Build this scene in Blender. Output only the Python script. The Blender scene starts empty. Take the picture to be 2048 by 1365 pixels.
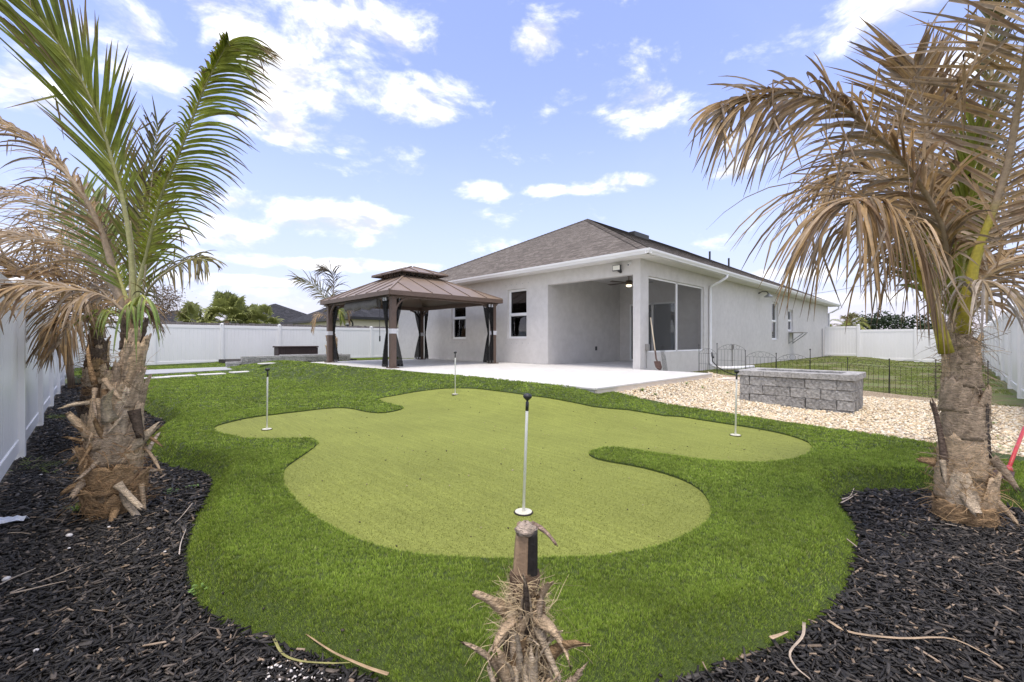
import bpy, bmesh, math, random
import numpy as np
from mathutils import Vector, Matrix, Euler
from mathutils.geometry import delaunay_2d_cdt
from mathutils import noise as mnoise
R = math.radians
rng = random.Random(7)
nr = np.random.default_rng(11)
SC = bpy.context.scene
COL = SC.collection

# ------------------------------------------------------------------ data
MULCH_EDGE=[(-0.22,17.35),(0.15,14.14),(0.55,10.96),(0.78,8.91),(0.83,8.21),(0.68,7.78),(0.5,7.24),(0.45,6.56),(0.48,5.84),(0.59,5.33),(0.73,4.96),(0.79,4.65),(0.66,4.21),(0.51,3.72),(0.41,3.29),(0.36,3),(0.35,2.73),(0.36,2.45),(0.43,2.21),(0.53,1.99),(0.62,1.78),(0.7,1.59),(0.77,1.42),(0.82,1.27),(0.89,1.1),(1,0.97),(1.13,0.87),(1.31,0.8),(1.48,0.74),(1.71,0.65),(1.95,0.55),(2.15,0.47),(2.44,0.42),(2.82,0.4),(3.23,0.42),(3.62,0.48),(3.9,0.57),(4.1,0.64),(4.33,0.65),(4.59,0.55),(4.86,0.36),(4.98,0.15),(4.93,-0.1),(4.89,-0.32)]
GREEN=[(1.09,6.47),(1.16,6.71),(1.28,6.83),(1.62,7.07),(2.01,7.11),(2.4,7.18),(2.71,7.25),(2.99,7.2),(3.09,6.97),(3.1,6.63),(3.14,6.3),(3.29,6.18),(3.58,6.3),(3.75,6.46),(3.81,6.7),(3.79,7.08),(3.83,7.47),(3.92,7.74),(4.11,7.88),(4.48,7.59),(4.73,7.11),(4.86,6.71),(4.97,6.16),(4.99,5.82),(5.01,5.41),(5.01,5.06),(4.99,4.63),(5.01,4.28),(5.07,3.92),(5.18,3.56),(5.64,3.25),(5.99,2.87),(5.97,2.35),(5.97,1.9),(5.9,1.47),(5.7,1.19),(5.46,1.08),(5.12,1.05),(4.74,1.08),(4.44,1.2),(4.21,1.39),(4.06,1.6),(4,1.92),(3.96,2.29),(3.92,2.5),(3.79,2.6),(3.59,2.59),(3.48,2.52),(3.41,2.34),(3.46,1.99),(3.43,1.75),(3.38,1.57),(3.29,1.41),(3.16,1.28),(3,1.18),(2.81,1.09),(2.62,1.07),(2.44,1.09),(2.25,1.12),(2.09,1.18),(1.88,1.29),(1.68,1.46),(1.49,1.62),(1.31,1.81),(1.18,1.98),(1.08,2.22),(1.03,2.48),(1,2.79),(1.01,3.19),(1.05,3.58),(1.12,3.85),(1.2,4.07),(1.29,4.21),(1.5,4.48),(1.75,4.82),(1.81,4.98),(1.8,5.18),(1.69,5.27),(1.48,5.41),(1.33,5.53),(1.24,5.66),(1.17,5.91),(1.09,6.16)]
PINS=[(2.01,1.97),(1.58,6.04),(5.45,1.85),(4.69,6.31)]
CLOUDS=[(1.1582,0.5907,0.1591,0.0639),(1.2917,0.4952,0.1234,0.068),(1.0537,0.5015,0.133,0.0459),(1.5025,0.466,0.0786,0.0611),(1.4008,0.5648,0.1002,0.0266),(1.2552,0.4029,0.1122,0.0276),(1.2365,0.2516,0.172,0.0387),(1.3688,0.2106,0.0951,0.0313),(0.858,0.3342,0.0689,0.0203),(0.7375,0.334,0.0513,0.0122),(0.5823,0.3372,0.0773,0.0198),(0.4945,0.4647,0.0861,0.0411),(0.7546,0.6013,0.0549,0.0321),(0.0996,0.5201,0.1144,0.045),(0.0129,0.4342,0.0689,0.0393),(1.2077,0.1617,0.2197,0.0133),(1.3605,0.1188,0.0961,0.0086),(0.2169,0.1263,0.0969,0.0151),(0.3372,0.3357,0.0316,0.0119),(1.6383,0.3625,0.0605,0.0332),(1.6536,0.1669,0.0528,0.0293),(0.1412,0.0747,0.0989,0.0099),(0.9991,0.4717,0.0671,0.0177),(1.1783,0.3881,0.0251,0.0091)]
LEFT_FRONDS=[
 ([(0.23,4.23,1.27),(0.23,4.23,1.41),(0.21,4.25,1.78),(0.17,4.29,2.14),(0.11,4.34,2.44),(0.05,4.34,2.69),(-0.04,4.36,2.95),(-0.16,4.40,3.19),(-0.28,4.44,3.39),(-0.35,4.52,3.57)],'g', 70, 0.82, 0.03, 0.95, 0.22, 0.03, 1.0, 0.78, 26, 16, 0.33, 0.028),
 ([(0.25,4.21,1.27),(0.25,4.21,1.52),(0.29,4.18,1.74),(0.36,4.04,2.15),(0.45,3.88,2.44),(0.56,3.70,2.85),(0.64,3.56,3.07),(0.68,3.52,3.17)],'g', 112, 0.47, 0.026, 0.9, 1.2, 0.06, 0.3, 1.0, 40, 28, 0.25, 0.02),
 ([(0.25,4.08,1.33),(0.30,4.02,1.49),(0.39,3.80,1.60),(0.49,3.56,1.66),(0.54,3.44,1.63)],'gb', 34, 0.3, 0.022, 0.6, 1.2, 0.1, 0.7, 1.0, 45, 25, 0.15, 0.012),
 ([(0.28,4.46,1.35),(0.32,4.56,1.76),(0.34,4.68,2.15),(0.38,4.78,2.57),(0.42,4.88,3.00)],'gb', 46, 0.36, 0.022, 0.8, 0.25, 0.1, 1, 1, 40, 20, 0.2, 0.012),
 ([(0.22,4.51,1.35),(0.15,4.72,1.68),(0.08,4.93,1.95),(0.01,5.14,2.18),(-0.05,5.34,2.43)],'y', 44, 0.55, 0.026, 0.8, 0.35, 0.02, 1, 0.8, 35, 20, 0.12, 0.012),
 ([(0.25,4.62,1.36),(0.30,4.72,1.78),(0.32,4.84,2.18),(0.32,4.98,2.56)],'g', 40, 0.5, 0.03, 0.9, 0.2, 0.02, 1, 1, 30, 18, 0.1, 0.012),
 ([(0.18,4.00,1.29),(0.08,4.03,1.40),(-0.04,4.00,1.44),(-0.19,4.01,1.46),(-0.31,3.99,1.45),(-0.38,3.99,1.42)],'b', 44, 0.36, 0.026, 0.35, 1.6, 0.25, 1, 1, 50, 30, 0.1, 0.014),
 ([(0.21,4.53,1.28),(0.13,4.74,1.68),(0.07,4.81,1.96),(-0.03,4.90,2.25),(-0.16,5.03,2.49),(-0.32,5.18,2.71),(-0.53,5.38,2.89),(-0.67,5.52,2.95)],'b', 64, 0.42, 0.026, 0.6, 1.0, 0.35, 1.0, 0.55, 30, 16, 0.25, 0.03),
 ([(0.21,4.67,1.28),(0.10,5.05,1.63),(-0.07,5.35,1.89),(-0.28,5.70,2.02),(-0.52,5.93,2.02),(-0.71,6.12,1.93)],'b', 60, 0.5, 0.026, 0.5, 1.1, 0.3, 1, 1, 45, 22, 0.1, 0.018),
 ([(0.21,3.90,1.35),(0.23,3.82,1.40),(0.24,3.73,1.41),(0.25,3.65,1.38)],'l', 4, 0.46, 0.022, 0.3, 5.5, 0, 1, 1, 30, 20, 0.05, 0.008),
 ([(0.19,3.92,1.35),(0.19,3.85,1.37),(0.17,3.80,1.34)],'l', 3, 0.42, 0.02, 0.3, 6, 0, 1, 1, 30, 20, 0.05, 0.008),
]
REAR_FRONDS=[
 ([(0.06,7.46,1.25),(-0.04,7.42,1.80),(-0.27,7.49,2.20),(-0.51,7.59,2.36),(-0.75,7.68,2.33)],'b', 64, 0.75, 0.034, 0.4, 1.2, 0.3, 1, 1, 50, 25, 0.12, 0.02),
 ([(0.06,7.46,1.25),(-0.14,7.37,1.75),(-0.38,7.33,1.93),(-0.61,7.41,1.88),(-0.80,7.45,1.68)],'b', 60, 0.7, 0.034, 0.4, 1.4, 0.3, 1, 1, 50, 25, 0.12, 0.02),
 ([(0.06,7.60,1.25),(0.04,7.76,1.96),(-0.15,8.08,2.63),(-0.48,8.40,2.99),(-0.86,8.76,3.09)],'b', 64, 0.8, 0.034, 0.5, 1.0, 0.3, 1, 1, 45, 22, 0.15, 0.02),
 ([(0.06,7.46,1.25),(-0.13,7.23,1.56),(-0.41,7.22,1.80),(-0.71,7.22,1.96)],'b', 60, 0.6, 0.034, 0.5, 0.8, 0.3, 1, 1, 40, 20, 0.12, 0.02),
 ([(0.06,7.32,1.25),(-0.01,7.10,1.54),(-0.13,6.94,1.57),(-0.27,6.94,1.43),(-0.32,6.92,1.12)],'b', 50, 0.6, 0.034, 0.4, 1.6, 0.2, 1, 1, 50, 30, 0.12, 0.018),
 ([(0.08,7.57,1.25),(0.22,7.58,1.61),(0.38,7.70,1.67),(0.58,7.78,1.51)],'b', 46, 0.6, 0.034, 0.4, 1.4, 0.2, 1, 1, 50, 30, 0.12, 0.018),
 ([(0.06,7.60,1.25),(0.04,8.03,1.86),(-0.09,8.71,2.55),(-0.34,9.51,3.03),(-0.71,10.42,3.22)],'b', 60, 0.75, 0.034, 0.5, 1.2, 0.3, 1, 1, 50, 25, 0.12, 0.02),
 ([(0.04,7.34,1.25),(-0.05,7.01,1.40),(-0.17,6.84,1.32),(-0.24,6.77,1.07)],'b', 44, 0.5, 0.032, 0.4, 2, 0.2, 1, 1, 50, 30, 0.12, 0.016),
 ([(0.07,7.45,1.25),(0.15,7.37,1.87),(0.18,7.34,2.37),(0.10,7.28,2.71)],'b', 50, 0.6, 0.032, 0.6, 0.8, 0.3, 1, 1, 45, 25, 0.12, 0.018),
 ([(0.08,7.16,1.18),(0.10,7.00,1.36),(0.12,6.84,1.47),(0.16,6.66,1.43)],'y', 14, 0.5, 0.03, 0.4, 2.5, 0.0, 1, 1, 50, 30, 0.12, 0.012),
]
RIGHT_FRONDS=[
 ([(4.29,0.02,1.19),(4.28,0.04,1.43),(4.17,0.07,1.69),(4.07,0.09,1.87),(3.82,0.20,2.15),(3.53,0.34,2.35),(3.22,0.50,2.51),(2.93,0.65,2.52),(2.67,0.78,2.46),(2.46,0.89,2.37)],'b', 119, 0.78, 0.03, 0.75, 0.95, 0.25, 1.0, 0.62, 34, 16, 0.2, 0.024),
 ([(4.58,0.02,1.27),(4.63,0.11,1.92),(4.65,0.16,2.34),(4.69,0.19,2.76),(4.66,0.22,3.07),(4.62,0.26,3.31)],'b', 67, 0.72, 0.036, 0.97, 0.12, 0.06, 1.0, 0.55, 62, 25, 0.22, 0.024),
 ([(4.24,0.00,1.16),(4.24,-0.03,1.42),(4.25,-0.07,1.69),(4.29,-0.14,1.95),(4.31,-0.21,2.26),(4.28,-0.25,2.60),(4.17,-0.27,2.82),(4.03,-0.28,3.03),(4.04,-0.30,3.33)],'by', 72, 0.8, 0.036, 0.9, 0.25, 0.3, 1.0, 0.8, 66, 45, 0.27, 0.032),
 ([(4.10,0.07,1.03),(4.02,0.12,1.30),(3.91,0.18,1.53),(3.78,0.24,1.73),(3.55,0.32,1.89),(3.33,0.39,1.96),(3.14,0.44,1.91)],'by', 96, 1.0, 0.028, 0.45, 2.6, 0.15, 1, 1, 50, 25, 0.33, 0.03),
 ([(4.36,0.03,1.22),(4.46,-0.01,1.62),(4.49,-0.03,1.94),(4.51,-0.05,2.29),(4.53,-0.07,2.62)],'g', 40, 0.42, 0.034, 0.8, 0.1, 0, 1, 1, 20, 12, 0.1, 0.018),
 ([(4.28,0.03,1.26),(4.14,0.10,1.43),(4.07,0.17,1.55),(4.03,0.20,1.63)],'g', 18, 0.34, 0.034, 0.8, 0.4, 0, 1, 1, 24, 14, 0.05, 0.012),
 ([(4.39,-0.01,1.17),(4.56,-0.10,1.53),(4.68,-0.22,1.69),(4.82,-0.35,1.64)],'b', 59, 0.62, 0.028, 0.4, 1.8, 0.25, 1, 1, 50, 25, 0.15, 0.018),
 ([(4.59,0.01,1.23),(4.98,-0.09,1.82),(5.32,-0.14,2.49),(5.49,-0.17,3.16),(5.66,-0.19,3.74),(5.67,-0.20,4.09)],'gb', 91, 0.42, 0.03, 0.8, 0.3, 0.3, 1, 1, 35, 20, 0.15, 0.03),
 ([(4.43,0.03,1.23),(4.51,0.08,1.56),(4.55,0.19,1.92),(4.52,0.36,2.33),(4.45,0.57,2.49),(4.27,0.74,2.39)],'b', 98, 0.66, 0.03, 0.55, 1.2, 0.25, 1, 1, 45, 22, 0.15, 0.02),
 ([(4.60,0.00,1.23),(4.99,-0.10,1.67),(5.28,-0.24,2.09),(5.61,-0.42,2.36)],'b', 72, 0.6, 0.03, 0.6, 0.8, 0.25, 1, 1, 45, 25, 0.12, 0.02),
 ([(4.31,0.01,1.26),(4.22,-0.05,1.42),(4.11,-0.08,1.50),(4.07,-0.11,1.48)],'w', 16, 0.55, 0.028, 0.3, 2.6, 0.2, 1, 1, 50, 30, 0.1, 0.01),
 ([(4.73,0.01,1.27),(5.04,-0.01,1.92),(5.30,0.02,2.61),(5.36,0.10,3.17),(5.40,0.20,3.50)],'b', 78, 0.6, 0.03, 0.7, 0.5, 0.2, 1, 1, 45, 25, 0.15, 0.02),
]
FAR_FRONDS=[
 ([(6.94,17.64,1.76),(6.83,17.61,2.52),(6.59,17.70,2.99),(6.25,17.88,3.37),(5.86,18.12,3.52)],'gb', 46, 0.8, 0.05, 0.7, 0.9, 0.1, 0.7, 1, 45, 22, 0.12, 0.03),
 ([(6.97,17.61,1.76),(6.97,17.61,2.67),(7.06,17.65,3.39),(6.98,17.74,3.89),(6.73,17.98,4.03)],'d', 50, 0.7, 0.045, 0.8, 0.8, 0.1, 1, 1, 40, 22, 0.12, 0.03),
 ([(6.93,17.51,1.76),(6.50,17.36,2.14),(6.24,17.33,2.03),(6.11,17.32,1.54)],'b', 22, 0.4, 0.04, 0.5, 1.4, 0.1, 1, 1, 40, 22, 0.12, 0.025),
 ([(6.97,17.61,1.76),(7.32,17.68,2.49),(7.58,17.71,2.51),(7.74,17.83,2.00)],'b', 40, 0.6, 0.045, 0.5, 1.4, 0.1, 1, 1, 40, 22, 0.12, 0.025),
 ([(6.93,17.51,1.76),(6.92,17.10,2.24),(6.95,16.79,2.29),(6.97,16.64,1.93)],'y', 30, 0.5, 0.045, 0.5, 1.4, 0.1, 1, 1, 40, 22, 0.12, 0.02),
]

# ------------------------------------------------------------------ camera
CAM_H = 1.11
cam = bpy.data.cameras.new("camera"); cam_o = bpy.data.objects.new("camera", cam); COL.objects.link(cam_o)
cam.sensor_width = 36.0; cam.lens = 36.0 * 870 / 2048
cam.clip_start = 0.05; cam.clip_end = 4000
cam_o.location = (0, 0, CAM_H)
cam_o.rotation_euler = (R(90), 0, R(45.94 - 90))
SC.camera = cam_o
# ------------------------------------------------------------------ sky and sun
SUN_EL, SUN_AZ = R(74), R(212)      # azimuth measured in the scene's XY plane
W = bpy.data.worlds.new("World"); SC.world = W; W.use_nodes = True
def build_world():
    nt = W.node_tree; N = nt.nodes; L = nt.links; N.clear()
    def nd(t, **k):
        n = N.new(t)
        for a, b in k.items(): setattr(n, a, b)
        return n
    def m(op, a, b=None, c=None, clamp=False):
        n = nd('ShaderNodeMath', operation=op); n.use_clamp = clamp
        for i, v in enumerate((a, b, c)):
            if v is None: continue
            if isinstance(v, (int, float)): n.inputs[i].default_value = v
            else: L.new(v, n.inputs[i])
        return n.outputs[0]
    def smooth(x, a, b):
        n = nd('ShaderNodeMapRange', interpolation_type='SMOOTHSTEP'); L.new(x, n.inputs[0])
        n.inputs[1].default_value = a; n.inputs[2].default_value = b; return n.outputs[0]
    def mix(f, a, b):
        n = nd('ShaderNodeMix', data_type='RGBA')
        for i, v in ((0, f), (6, a), (7, b)):
            if isinstance(v, (int, float)): n.inputs[i].default_value = v
            elif isinstance(v, tuple): n.inputs[i].default_value = v + (1,)
            else: L.new(v, n.inputs[i])
        return n.outputs[2]
    tc = nd('ShaderNodeTexCoord'); d = tc.outputs['Generated']
    sep = nd('ShaderNodeSeparateXYZ'); L.new(d, sep.inputs[0]); x, y, z = sep.outputs
    sky = nd('ShaderNodeTexSky', sky_type='NISHITA'); sky.sun_disc = False
    sky.sun_elevation = SUN_EL; sky.sun_rotation = R(90) - SUN_AZ
    sky.air_density = 1.3; sky.dust_density = 0.6; sky.ozone_density = 3.0
    sk = nd('ShaderNodeVectorMath', operation='SCALE'); L.new(sky.outputs[0], sk.inputs[0]); sk.inputs[3].default_value = SKY_STRENGTH
    tint = nd('ShaderNodeVectorMath', operation='MULTIPLY'); L.new(sk.outputs[0], tint.inputs[0]); tint.inputs[1].default_value = SKY_TINT
    el = m('ARCSINE', z); az = m('ARCTAN2', y, x)
    # pale veil towards the horizon
    veil = smooth(el, .50, .0)
    base = mix(m('MULTIPLY', veil, .72), tint.outputs[0], (.245, .28, .39))
    # direction -> flat cloud coordinates
    cmb = nd('ShaderNodeCombineXYZ'); L.new(az, cmb.inputs[0]); L.new(m('MULTIPLY', el, 1.9), cmb.inputs[1])
    def noise(scale, detail, rough, vec, off=(0, 0, 0), dist=0.0):
        mp = nd('ShaderNodeMapping'); L.new(vec, mp.inputs[0]); mp.inputs[1].default_value = off
        n = nd('ShaderNodeTexNoise'); L.new(mp.outputs[0], n.inputs['Vector'])
        n.inputs['Scale'].default_value = scale; n.inputs['Detail'].default_value = detail
        n.inputs['Roughness'].default_value = rough; n.inputs['Distortion'].default_value = dist
        return n.outputs[0]
    n1 = noise(6, 7, .62, cmb.outputs[0], (3.1, 1.7, 0), .25)
    n1b = noise(6, 4, .62, cmb.outputs[0], (3.1 + .006, 1.7 + .05, 0), .25)
    n2 = noise(2.2, 5, .6, d, (0.4, 2.0, 5.0), .3)
    nfine = noise(26, 3, .6, cmb.outputs[0], (1.3, .2, 0))
    pc = nd('ShaderNodeCombineXYZ'); L.new(az, pc.inputs[0]); L.new(el, pc.inputs[1]); best = None
    for (a, e, wa, we) in CLOUDS:
        v = nd('ShaderNodeVectorMath', operation='MULTIPLY_ADD'); L.new(pc.outputs[0], v.inputs[0]); v.inputs[1].default_value = (1 / wa, 1 / we, 0); v.inputs[2].default_value = (-a / wa, -e / we, 0)
        q = nd('ShaderNodeVectorMath', operation='DOT_PRODUCT'); L.new(v.outputs[0], q.inputs[0]); L.new(v.outputs[0], q.inputs[1])
        best = q.outputs['Value'] if best is None else m('MINIMUM', best, q.outputs['Value'])
    best = m('MAXIMUM', m('SUBTRACT', 1.0, best), -1.2)
    # unseen rest of the sky: heavier cloud, added to neutralise the ambient light
    daz = m('ABSOLUTE', m('WRAP', m('SUBTRACT', az, .80), math.pi, -math.pi))
    elsewhere = m('MAXIMUM', smooth(el, .62, .8), smooth(daz, .95, 1.15))
    gen = m('MULTIPLY', m('SUBTRACT', n2, .42), 9.0)
    field = m('ADD', m('MULTIPLY', best, m('SUBTRACT', 1.0, elsewhere)), m('MULTIPLY', gen, elsewhere))
    dens = m('ADD', m('MULTIPLY', field, .55), m('ADD', m('MULTIPLY', m('SUBTRACT', n1, .47), 4.6), m('MULTIPLY', m('SUBTRACT', nfine, .5), .55)))
    mask = m('MULTIPLY', smooth(dens, -.25, 1.25), .93)
    shade = smooth(m('ADD', m('MULTIPLY', m('SUBTRACT', n1b, n1), 5.0), m('MULTIPLY', dens, .30)), -.35, .85)
    ccol = mix(shade, (.74, .72, .695), (.34, .345, .355))
    ccol = mix(.0, ccol, (1, 1, 1))
    wisps = m('MULTIPLY', smooth(n2, .48, .75), .10)
    col = mix(wisps, base, (.34, .37, .41))
    col = mix(mask, col, ccol)
    bg = nd('ShaderNodeBackground'); L.new(col, bg.inputs[0]); bg.inputs[1].default_value = 1.0
    out = nd('ShaderNodeOutputWorld'); L.new(bg.outputs[0], out.inputs[0])
SKY_STRENGTH = 0.092; SKY_TINT = (1.34, 1.07, 1.20)
build_world()
sun = bpy.data.lights.new("sun", 'SUN'); sun_o = bpy.data.objects.new("sun", sun); COL.objects.link(sun_o)
sun.energy = 1.1; sun.angle = R(20); sun.color = (1.0, .92, .80)
sd = Vector((math.cos(SUN_EL) * math.cos(SUN_AZ), math.cos(SUN_EL) * math.sin(SUN_AZ), math.sin(SUN_EL)))
sun_o.rotation_euler = (-sd).to_track_quat('-Z', 'Y').to_euler(); sun_o.location = (0, 0, 40)
SC.view_settings.view_transform = 'Standard'; SC.view_settings.look = 'None'
SC.view_settings.exposure = 1.36; SC.view_settings.gamma = 1.0
try: SC.view_settings.use_curve_mapping = False
except Exception: pass
SC.cycles.max_bounces = 6; SC.cycles.transparent_max_bounces = 16; SC.cycles.diffuse_bounces = 3; SC.cycles.glossy_bounces = 2

# ------------------------------------------------------------------ terrain
def ss(a, b, x):
    t = np.clip((np.asarray(x, float) - a) / (b - a), 0, 1); return t * t * (3 - 2 * t)
ssv = ss
def G(u, v):
    z = .37 * ssv(4.0 - .9 * ss(10, 13, v), 5.6 - .85 * ss(10, 14.3, v), u) * ss(2.6, 4.6, v) * (1 - .6 * ss(15.5, 19, v))
    z = z + .12 * ss(8, 13, v) * (1 - ss(4, 5.6, u)) * (1 - .7 * ss(17, 23, v))
    return np.maximum(z, (.03 + .115 * ss(1.2, 4, v)) * ss(5.6, 6.5, u))
def seg_dist(X, Y, poly):
    X = np.asarray(X, float); Y = np.asarray(Y, float); best = np.full(X.shape, 1e9)
    for (ax, ay), (bx, by) in zip(poly[:-1], poly[1:]):
        dx, dy = bx - ax, by - ay; t = np.clip(((X - ax) * dx + (Y - ay) * dy) / (dx * dx + dy * dy + 1e-9), 0, 1)
        best = np.minimum(best, np.hypot(X - ax - t * dx, Y - ay - t * dy))
    return best
def inside(X, Y, poly):
    X = np.asarray(X, float); Y = np.asarray(Y, float); c = np.zeros(X.shape, bool); n = len(poly)
    for i in range(n):
        x1, y1 = poly[i]; x2, y2 = poly[(i + 1) % n]
        if y1 == y2: continue
        c ^= ((y1 > Y) != (y2 > Y)) & (X < (x2 - x1) * (Y - y1) / (y2 - y1) + x1)
    return c
def smooth_line(pts, closed, it=2):
    for _ in range(it):
        q = []; n = len(pts)
        if not closed: q.append(pts[0])
        for i in range(n if closed else n - 1):
            a = pts[i]; b = pts[(i + 1) % n]
            q.append((.75 * a[0] + .25 * b[0], .75 * a[1] + .25 * b[1])); q.append((.25 * a[0] + .75 * b[0], .25 * a[1] + .75 * b[1]))
        if not closed: q.append(pts[-1])
        pts = q
    return pts
EDGE = smooth_line(MULCH_EDGE, False, 1)
GREEN_S = smooth_line(GREEN, True, 1)
PATIO_Z = .38
PATIO = [(5.6, 3.95), (10.1, 3.95), (10.1, 18.6), (10.1, 15.7), (5.1, 15.7), (4.78, 14.3), (5.15, 12.2), (5.5, 10.0)]
TURF = [(-.44, 17.6)] + EDGE + [(5.0, -.6), (5.25, -.72), (6.2, -.72), (6.22, -.4), (6.36, .4), (6.45, 1.2), (6.55, 2.2), (6.5, 3.0), (6.35, 3.6), (6.15, 3.93), (5.6, 3.95), (5.5, 10.0), (5.15, 12.2), (4.78, 14.3), (5.1, 15.7), (10.1, 15.7), (10.1, 18.2), (15, 18.2), (15, 23.72), (-.44, 23.72)]
def turf_z(X, Y):
    z = G(X, Y); dd = seg_dist(X, Y, EDGE)
    fade = 1 - ss(9, 12, Y)
    z = z - .165 * (1 - ss(0, .20, dd)) * (.35 + .65 * fade)
    return z + .012 * np.sin(np.asarray(X) * 1.9 + 1.3) * np.sin(np.asarray(Y) * 1.6) * fade
MULCH_Z = -.15

# ------------------------------------------------------------------ object helpers
WL = {}
def link(o, parent=None, loc=(0, 0, 0)):
    COL.objects.link(o); loc = Vector(loc); WL[o.name] = loc
    if parent is not None:
        o.parent = parent; o.location = loc - WL[parent.name]
    else: o.location = loc
    return o
def tag(o, label=None, cat=None, group=None, kind=None):
    if label: o['label'] = label
    if cat: o['category'] = cat
    if group: o['group'] = group
    if kind: o['kind'] = kind
    return o
def empty(name, loc, label=None, cat=None, group=None):
    o = bpy.data.objects.new(name, None); o.empty_display_size = .1; link(o, None, loc); return tag(o, label, cat, group)
def obj(name, me, mat=None, parent=None, loc=(0, 0, 0), rot=None, scale=None):
    o = bpy.data.objects.new(name, me); link(o, parent, loc)
    if mat is not None:
        if not me.materials: me.materials.append(mat)
    if rot is not None: o.rotation_euler = rot
    if scale is not None: o.scale = scale
    return o
def mesh_np(name, V, Fc, col=None, smooth=False):
    V = np.ascontiguousarray(V, np.float32); Fc = np.ascontiguousarray(Fc, np.int32); k = Fc.shape[1]
    me = bpy.data.meshes.new(name); me.vertices.add(len(V)); me.vertices.foreach_set('co', V.ravel())
    me.loops.add(Fc.size); me.loops.foreach_set('vertex_index', Fc.ravel())
    me.polygons.add(len(Fc)); me.polygons.foreach_set('loop_start', np.arange(0, Fc.size, k, dtype=np.int32))
    me.polygons.foreach_set('loop_total', np.full(len(Fc), k, np.int32))
    if smooth: me.polygons.foreach_set('use_smooth', np.ones(len(Fc), bool))
    if col is not None:
        a = me.color_attributes.new('Col', 'FLOAT_COLOR', 'POINT'); c = np.ones((len(V), 4), np.float32); c[:, :3] = col
        a.data.foreach_set('color', c.ravel())
    me.update(calc_edges=True); return me
class MB:
    def __init__(s): s.v = []; s.f = []; s.c = []; s.uv = None
    def quad(s, *p, c=None):
        i = len(s.v); s.v += [tuple(q) for q in p]; s.f.append(tuple(range(i, i + len(p))))
        if c is not None: s.c += [c] * len(p)
        return s
    def box(s, x0, x1, y0, y1, z0, z1):
        i = len(s.v); s.v += [(x, y, z) for z in (z0, z1) for x, y in ((x0, y0), (x1, y0), (x1, y1), (x0, y1))]
        s.f += [tuple(i + k for k in q) for q in ((3, 2, 1, 0), (4, 5, 6, 7), (0, 1, 5, 4), (1, 2, 6, 5), (2, 3, 7, 6), (3, 0, 4, 7))]; return s
    def beam(s, a, b, w, h, up=(0, 0, 1)):
        a = Vector(a); b = Vector(b); t = (b - a).normalized(); u = Vector(up)
        if abs(t.dot(u)) > .95: u = Vector((1, 0, 0))
        r = t.cross(u).normalized(); u = r.cross(t).normalized(); i = len(s.v)
        for p in (a, b): s.v += [tuple(p + r * (sx * w / 2) + u * (sy * h / 2)) for sx, sy in ((-1, -1), (1, -1), (1, 1), (-1, 1))]
        s.f += [tuple(i + k for k in q) for q in ((3, 2, 1, 0), (4, 5, 6, 7), (0, 1, 5, 4), (1, 2, 6, 5), (2, 3, 7, 6), (3, 0, 4, 7))]; return s
    def prism(s, poly, z0, z1):
        n = len(poly); i = len(s.v); s.v += [(x, y, z0) for x, y in poly] + [(x, y, z1) for x, y in poly]
        s.f.append(tuple(i + k for k in range(n))[::-1]); s.f.append(tuple(i + n + k for k in range(n)))
        for k in range(n): s.f.append((i + k, i + (k + 1) % n, i + n + (k + 1) % n, i + n + k))
        return s
    def tube(s, pts, rad, seg=8, cap=True, flat=1.0, up=(0, 0, 1)):
        pts = [Vector(p) for p in pts]; n = len(pts); rad = rad if isinstance(rad, (list, tuple)) else [rad] * n
        i0 = len(s.v); pu = None
        for k, p in enumerate(pts):
            t = (pts[min(k + 1, n - 1)] - pts[max(k - 1, 0)]).normalized()
            if pu is None:
                u = Vector(up)
                if abs(t.dot(u)) > .9: u = Vector((1, 0, 0))
            else: u = pu
            r = t.cross(u).normalized(); u = r.cross(t).normalized(); pu = u
            for j in range(seg):
                a = 2 * math.pi * j / seg; q = p + r * (math.cos(a) * rad[k]) + u * (math.sin(a) * rad[k] * flat); s.v.append(tuple(q))
        for k in range(n - 1):
            for j in range(seg):
                a = i0 + k * seg + j; b = i0 + k * seg + (j + 1) % seg; s.f.append((a, b, b + seg, a + seg))
        if cap:
            s.f.append(tuple(i0 + j for j in range(seg))[::-1]); s.f.append(tuple(i0 + (n - 1) * seg + j for j in range(seg)))
        return s
    def lathe(s, prof, c=(0, 0, 0), seg=16):
        i0 = len(s.v); n = len(prof)
        for r, z in prof:
            for j in range(seg):
                a = 2 * math.pi * j / seg; s.v.append((c[0] + r * math.cos(a), c[1] + r * math.sin(a), c[2] + z))
        for k in range(n - 1):
            for j in range(seg):
                a = i0 + k * seg + j; b = i0 + k * seg + (j + 1) % seg; s.f.append((a, b, b + seg, a + seg))
        s.f.append(tuple(i0 + j for j in range(seg))[::-1]); s.f.append(tuple(i0 + (n - 1) * seg + j for j in range(seg))); return s
    def mesh(s, name, smooth=False, bevel=0):
        me = bpy.data.meshes.new(name); me.from_pydata(s.v, [], s.f)
        if s.c and len(s.c) == len(s.v):
            a = me.color_attributes.new('Col', 'FLOAT_COLOR', 'POINT')
            a.data.foreach_set('color', np.array([tuple(c) + (1,) for c in s.c], np.float32).ravel())
        if bevel:
            bm = bmesh.new(); bm.from_mesh(me); bmesh.ops.remove_doubles(bm, verts=bm.verts, dist=1e-5)
            bmesh.ops.bevel(bm, geom=list(bm.edges), offset=bevel, segments=1, affect='EDGES'); bm.to_mesh(me); bm.free()
        if smooth:
            me.polygons.foreach_set('use_smooth', np.ones(len(me.polygons), bool))
        me.update(); return me
    def build(s, name, mat, parent=None, smooth=False, bevel=0):
        return obj(name, s.mesh(name, smooth, bevel), mat, parent)

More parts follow.
